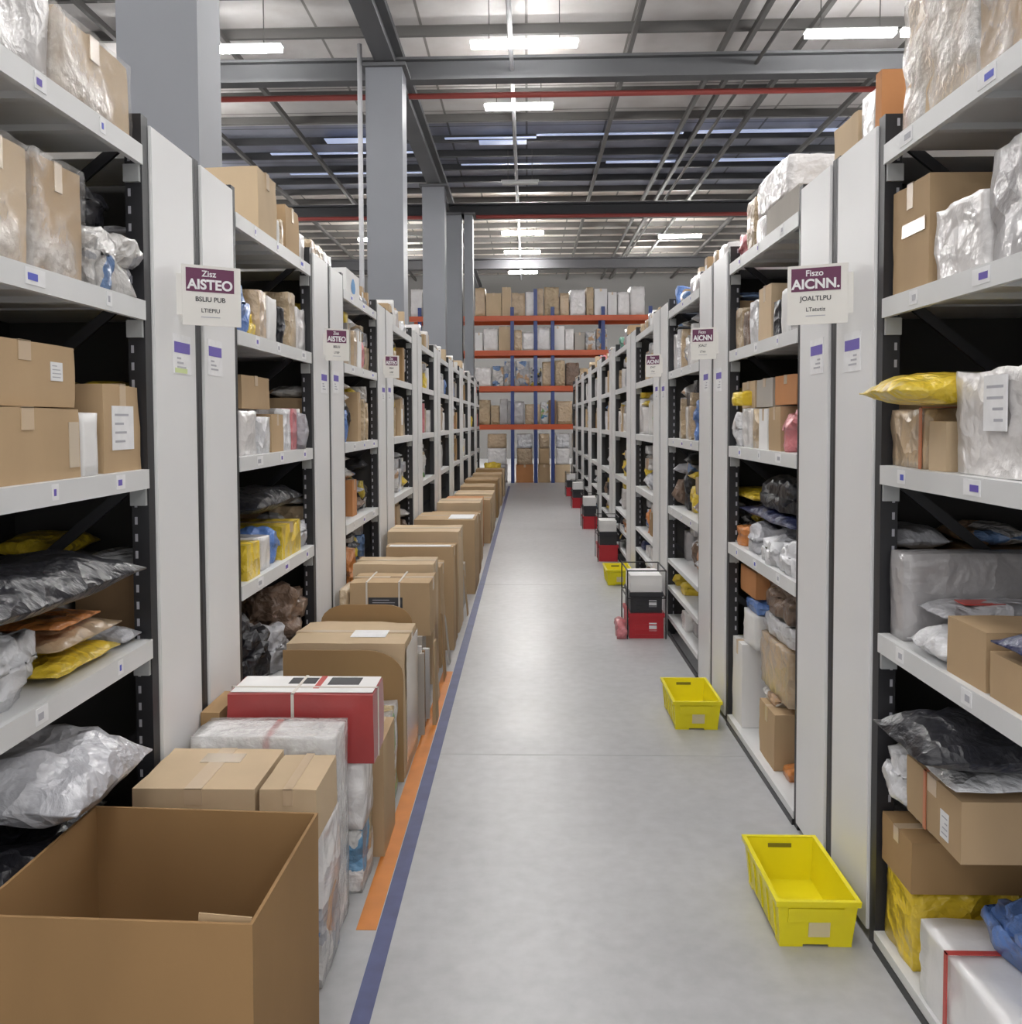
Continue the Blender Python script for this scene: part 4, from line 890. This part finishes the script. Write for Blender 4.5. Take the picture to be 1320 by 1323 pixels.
carton(-0.98, -0.52, 6.36, 6.52, 0, 0.70, 'brown', 'thin brown carton behind the one with a pale top', tape=None)
carton(-1.06, -0.515, 6.62, 7.05, 0, 0.77, 'light_tan', 'broad tan carton rising above the thin brown one', tape='x')
for i, (zt, y) in enumerate(((0.40, 7.15), (0.36, 7.5))):
    carton(-1.02, -0.55, y, y + 0.28, 0, zt, 'grey_card' if i else 'tan', ('low tan carton' if not i else 'low grey carton') + ' in front of the tallest brown carton', tape='x')
carton(-1.05, -0.485, 8.12, 8.85, 0, 0.69, 'tan', 'tallest brown carton standing closest to the blue line', tape='x', labels=[('T', 0.55, 0.95, 0.1, 0.6, dict(ink=False))])
carton(-1.04, -0.50, 9.0, 9.6, 0, 0.62, 'brown', 'brown carton right behind the tallest one', tape='x')
carton(-1.0, -0.52, 9.7, 10.3, 0, 0.70, 'light_tan', 'pale carton farther down the row, past the tallest brown one', tape='x')
carton(-1.04, -0.485, 11.5, 12.2, 0, 0.57, 'tan', 'wide tan carton far along the row, its front face in view', tape='x')
carton(-1.02, -0.56, 10.5, 11.3, 0, 0.64, 'orange_card', 'orange brown carton in front of the far wide tan carton', tape='x')
for i in range(7):
    y = 12.5 + 1.02 * i
    carton(-1.04, -0.49 - 0.02 * (i % 2), y, y + 0.75, 0, 0.56 + 0.06 * ((i * 7) % 3) / 2, ('light_tan', 'tan', 'brown')[i % 3], '%s carton, %s from the near end of the far group in the floor row' % (COL[('light_tan', 'tan', 'brown')[i % 3]], NTH[i]), group='far cartons of the floor row', tape='x')
soft('bag', -1.0, -0.5, 19.75, 20.3, 0, 0.36, 'white_poly', 'white bag at the far end of the floor row', n=8)
soft('bag', -1.0, -0.6, 19.8, 20.3, 0.362, 0.66, 'yellow_poly', 'yellow bag on top of the white one at the far end', n=8)

for i, (m, y, zt, dx, w) in enumerate((('light_tan', 5.0, 0.36, 0.045, 0.10), ('brown', 5.38, 0.42, 0.04, 0.14), ('grey_card', 5.75, 0.33, 0.05, 0.09), ('tan', 7.2, 0.38, 0.05, 0.12))):
    x = -0.52 if i < 3 else -0.50
    o = MB().hull([(x, y, 0), (x + 0.006, y, 0), (x + 0.006, y + w, 0), (x, y + w, 0)], [(x - dx + 0.02, y + 0.01, zt), (x - dx + 0.026, y + 0.01, zt), (x - dx + 0.026, y + w - 0.02, zt - 0.03), (x - dx + 0.02, y + w - 0.02, zt - 0.03)]).build('cardboard_strip', m)
    tag(o, '%s strip of cardboard leaning on the aisle side of the row, %s of four' % (COL[m], NTH[i]), 'cardboard', 'cardboard strips leaning on the row')
# ------------------------------------------------------------------ yellow totes, right
def tote(px, py, rz, label, y=None, group='yellow totes on the floor', x=None):
    W, D, H = 0.245, 0.43, 0.152
    if x is None: p = at(px, py, z=0.0); x, y = p.x, p.y
    r = empty('tote_bin', (x, y, 0), rz); tag(r, label, 'bin', group)
    def ring(k, z, e=0.0): return [Vector((sx * (W / 2 * k + e), (sy * (D / 2 * k + e)) + D / 2, z)) for sx, sy in ((-1, -1), (1, -1), (1, 1), (-1, 1))]
    b = MB(); b.v = ring(0.88, 0.008) + ring(0.98, H) + ring(0.98, H, -0.005) + ring(0.88, 0.013, -0.005)
    for i in range(4):
        j = (i + 1) % 4
        for a in (0, 4, 8): b.f.append([a + i, a + j, a + 4 + j, a + 4 + i])
    b.f += [[3, 2, 1, 0], [12, 13, 14, 15]]; b.mi = [0] * len(b.f)
    b.build('body', 'bin_yellow', r)
    # rolled rim
    b = MB(); b.v = ring(0.975, H - 0.016, 0.006) + ring(0.975, H + 0.002, 0.008) + ring(0.975, H + 0.002, -0.006) + ring(0.975, H - 0.016, -0.004 + 0.006); b.f = []
    for i in range(4):
        j = (i + 1) % 4
        for a, c in ((0, 4), (4, 8), (8, 12), (12, 0)): b.f.append([a + i, a + j, c + j, c + i])
    b.mi = [0] * len(b.f); b.build('rim', 'bin_yellow', r)
    b = MB()   # skids and wall ribs
    for sx in (-1, 1):
        xa = sx * W * 0.30
        b.box(xa - 0.035, xa + 0.035, D * 0.062, D * 0.062 + 0.05, 0, 0.0085).box(xa - 0.035, xa + 0.035, D * 0.938 - 0.05, D * 0.938, 0, 0.0085)
    b.build('skid', 'bin_yellow', r)
    for q in range(5):
        yy = D * (0.14 + 0.18 * q)
        for sx in (-1, 1):
            MB().hull([(sx * (W * 0.44 - 0.003), yy - 0.006, 0.02), (sx * (W * 0.44 + 0.005), yy - 0.006, 0.02), (sx * (W * 0.44 + 0.005), yy + 0.006, 0.02), (sx * (W * 0.44 - 0.003), yy + 0.006, 0.02)],
                      [(sx * (W * 0.485 - 0.003), yy - 0.006, H - 0.016), (sx * (W * 0.485 + 0.005), yy - 0.006, H - 0.016), (sx * (W * 0.485 + 0.005), yy + 0.006, H - 0.016), (sx * (W * 0.485 - 0.003), yy + 0.006, H - 0.016)]).build('rib', 'bin_yellow', r)
    def yn(z): return D / 2 - (D / 2) * (0.88 + 0.10 * (z / H))
    for (x0, x1, z0, z1, m, nm, e) in ((-W * 0.36, W * 0.32, 0.085, 0.13, 'bin_yellow', 'front_ledge', 0.005), (-W * 0.1, W * 0.16, 0.035, 0.085, 'bin_label', 'label', 0.003)):
        MB().hull([(x0, yn(z0) - e, z0), (x1, yn(z0) - e, z0), (x1, yn(z0) + 0.002, z0), (x0, yn(z0) + 0.002, z0)], [(x0, yn(z1) - e, z1), (x1, yn(z1) - e, z1), (x1, yn(z1) + 0.002, z1), (x0, yn(z1) + 0.002, z1)]).build(nm, m, r)
    yb = D - yn(0.125) - 0.0065
    MB().box(-0.04, 0.04, yb - 0.0008, yb + 0.001, 0.118, 0.132).build('handle_slot', 'slot_olive', r)
    return r
tote(1057, 1230, 0.0, 'nearest bright yellow tote on the floor against the right panels')
tote(901, 945, 0.0, 'second yellow tote on the floor by the second right bay')
tote(800, 757, 0.0, 'farthest and smallest yellow tote, behind the crate stack')

def crate(x, y, z, w, d, h, m, label, group=None):
    b = MB(); t = 0.012
    b.box(-w / 2, w / 2, -d / 2, d / 2, 0, t)
    b.box(-w / 2, w / 2, -d / 2, -d / 2 + t, t, h).box(-w / 2, w / 2, d / 2 - t, d / 2, t, h).box(-w / 2, -w / 2 + t, -d / 2 + t, d / 2 - t, t, h).box(w / 2 - t, w / 2, -d / 2 + t, d / 2 - t, t, h)
    o = b.build('stacking_crate', m, None, (x, y, z)); tag(o, label, 'crate', group)
    MB().box(-w / 2 - 0.008, w / 2 + 0.008, -d / 2 - 0.008, -d / 2, h - 0.03, h).box(-w / 2 - 0.008, w / 2 + 0.008, d / 2, d / 2 + 0.008, h - 0.03, h).box(-w / 2 - 0.008, -w / 2, -d / 2, d / 2, h - 0.03, h).box(w / 2, w / 2 + 0.008, -d / 2, d / 2, h - 0.03, h).build('rim', m, o)
    if y < 9:
        MB().box(0.02, 0.075, -d / 2 - 0.002, -d / 2 + 0.001, h * 0.3, h * 0.62).build('emblem', 'paper', o)
        for q in range(3): MB().box(-w * 0.32, w * 0.32, -d / 2 - 0.004, -d / 2 + 0.001, h * (0.12 + 0.2 * q), h * (0.17 + 0.2 * q)).build('rib', m, o)
    return o
def stack(x, y, w, label_tail, pole=True):
    crate(x, y, 0, w, 0.36, 0.185, 'crate_red', 'red crate at the bottom of the crate stack ' + label_tail, 'red crates by the right racks')
    crate(x, y, 0.186, w - 0.02, 0.34, 0.15, 'crate_black', 'black crate in the middle of the crate stack ' + label_tail, 'black crates by the right racks')
    carton(x - w / 2 + 0.01, x + w / 2 - 0.01, y - 0.16, y + 0.16, 0.337, 0.46, 'white_card', 'white box on top of the crate stack ' + label_tail, name='printed_box', cat='box', group='white boxes on crate stacks', tape=None)
    r = empty('wire_frame', (x, y, 0)); tag(r, 'thin dark wire frame standing round the crate stack ' + label_tail, 'frame', 'wire frames round crate stacks')
    a, c = w / 2 + 0.014, 0.20
    for sx in (-1, 1):
        for sy in (-1, 1): MB().tube((sx * a, sy * c, 0), (sx * a, sy * c, 0.50), 0.005, 6).build('post', 'black_steel', r)
    for z in (0.30, 0.50):
        b = MB()
        b.bar((-a, -c, z), (a, -c, z), 0.008).bar((-a, c, z), (a, c, z), 0.008).bar((-a, -c, z), (-a, c, z), 0.008).bar((a, -c, z), (a, c, z), 0.008)
        b.build('rail', 'black_steel', r)
stack(0.862, 6.66, 0.25, 'nearest the camera')
soft('bag', 0.64, 0.722, 6.44, 6.66, 0, 0.14, 'pink_poly', 'pink and white bag on the floor beside the nearest crate stack', n=8)
stack(0.905, 10.2, 0.21, 'past the farthest tote')
stack(0.91, 13.2, 0.2, 'third from the camera')
stack(0.91, 16.3, 0.2, 'fourth from the camera')
stack(0.91, 18.8, 0.2, 'farthest from the camera')

# ------------------------------------------------------------------ pallet racking across the end
PY = 22.6
rk = empty('pallet_rack', (0, PY, 0)); tag(rk, 'tall blue and orange pallet racking across the far end of the aisle', 'racking')
def pxx(p): return at(p, 543, y=PY).x
def pzz(p): return at(684, p, y=PY).z
for i, (p, dy, m) in enumerate(((543, 0, 'rack_blue'), (662, 0, 'rack_blue'), (692, 0, 'rack_blue'), (714, 0, 'rack_blue'), (779, 0, 'rack_blue'), (840, 0, 'rack_blue'), (600, 0.9, 'rack_blue'), (692, 0.9, 'rack_blue'), (779, 0.9, 'rack_blue'))):
    x = pxx(p); w = 0.045
    MB().box(x - w, x + w, dy, dy + 0.09, 0, 4.9 if p == 692 else 4.45).build('upright', m, rk)
for z in (1.36, 2.33, 3.23, 4.10):
    for dy in (-0.03, 0.95):
        MB().box(pxx(530), pxx(850), dy, dy + 0.05, z, z + 0.13).build('beam', 'rack_orange', rk)
    MB().box(pxx(530), pxx(850), 0.02, 0.95, z + 0.10, z + 0.125).build('deck', 'pallet_wood', rk)
for z in (): MB().bar((pxx(692), 0.05, z), (pxx(692), 0.93, z + 0.8), 0.04).build('brace', 'rack_blue', rk)
LV = {0: (0.0, 'on the floor under the end racking'), 1: (1.486, 'on the lowest beams of the end racking'), 2: (2.456, 'on the second beams of the end racking'), 3: (3.356, 'on the third beams of the end racking'), 4: (4.226, 'on top of the end racking')}
def load(lv, p0, p1, hh, m, kind='wrap', z=0.0, tail='', n=7):
    x0, x1 = pxx(p0), pxx(p1); zb = LV[lv][0] + 0.001 + z
    NL[lv] = NL.get(lv, 0) + 1
    lab = '%s %s, %s from the left %s' % (COL[m], 'carton' if kind == 'carton' else 'load', NTH[min(NL[lv] - 1, 11)], LV[lv][1])
    if tail: lab = '%s load %s' % (COL[m], tail)
    if kind == 'carton': carton(x0, x1, PY + 0.12, PY + 0.85, zb, zb + hh, m, lab, group='loads on the pallet racking', tape='y')
    else: soft(kind, x0, x1, PY + 0.12, PY + 0.85, zb, zb + hh, m, lab, name='pallet_load', cat='pallet load', group='loads on the pallet racking', n=n)
NL = {}
for lv, spans in ((4, ((531, 561), (614, 838))), (3, ((545, 561), (614, 790))), (2, ((614, 776),)), (1, ((615, 752),))):
    for a, e in spans:
        p = a
        while p < e - 6:
            w = R.uniform(9, 21); q = min(e, p + w)
            m = R.choice(('film_white', 'film_white', 'white_card', 'film_tan', 'tan_poly', 'light_tan', 'film_tan', 'grey_card', 'mix_poly') if lv > 2 else ('film_white', 'film_tan', 'tan_poly', 'mix_poly', 'film_grey', 'print_poly', 'dark_brown', 'brown_poly', 'speckle_poly'))
            load(lv, p, q, R.uniform(0.56, 0.76) if lv > 3 else R.uniform(0.45, 0.68), m, 'carton' if m in ('white_card', 'light_tan', 'grey_card', 'dark_brown') else 'wrap')
            p = q + 0.8
for i, (p0, p1, m, m2) in enumerate(((628, 655, 'film_grey', 'film_white'), (666, 689, 'orange_card', 'film_tan'), (695, 711, 'tan', 'tan'), (717, 737, 'light_tan', 'film_white'), (739, 755, 'grey_card', 'film_grey'))):
    load(0, p0, p1, 0.46, m, 'carton' if i else 'wrap')
    load(0, p0 + 1, p1 - 1, 0.42, m2, 'wrap', 0.463, 'stacked on the %s floor load from the left, end racking' % NTH[i])
    load(0, p0 + 1, p1 - 1, 0.36, 'white_poly' if i % 2 else 'film_tan', 'wrap', 0.885, 'topping the %s floor stack from the left, end racking' % NTH[i])

# ------------------------------------------------------------------ light and look
wd = bpy.data.worlds.new('world'); SC.world = wd; wd.use_nodes = True
wd.node_tree.nodes['Background'].inputs[0].default_value = (1.0, 1.0, 1.0, 1); wd.node_tree.nodes['Background'].inputs[1].default_value = 0.4
SC.view_settings.view_transform = 'Standard'; SC.view_settings.look = 'None'; SC.view_settings.gamma = 1.0; SC.view_settings.use_curve_mapping = False
SC.view_settings.exposure = 1.36
SC.cycles.use_denoising = True
SC.cycles.max_bounces = 8; SC.cycles.transparent_max_bounces = 12; SC.cycles.sample_clamp_indirect = 8
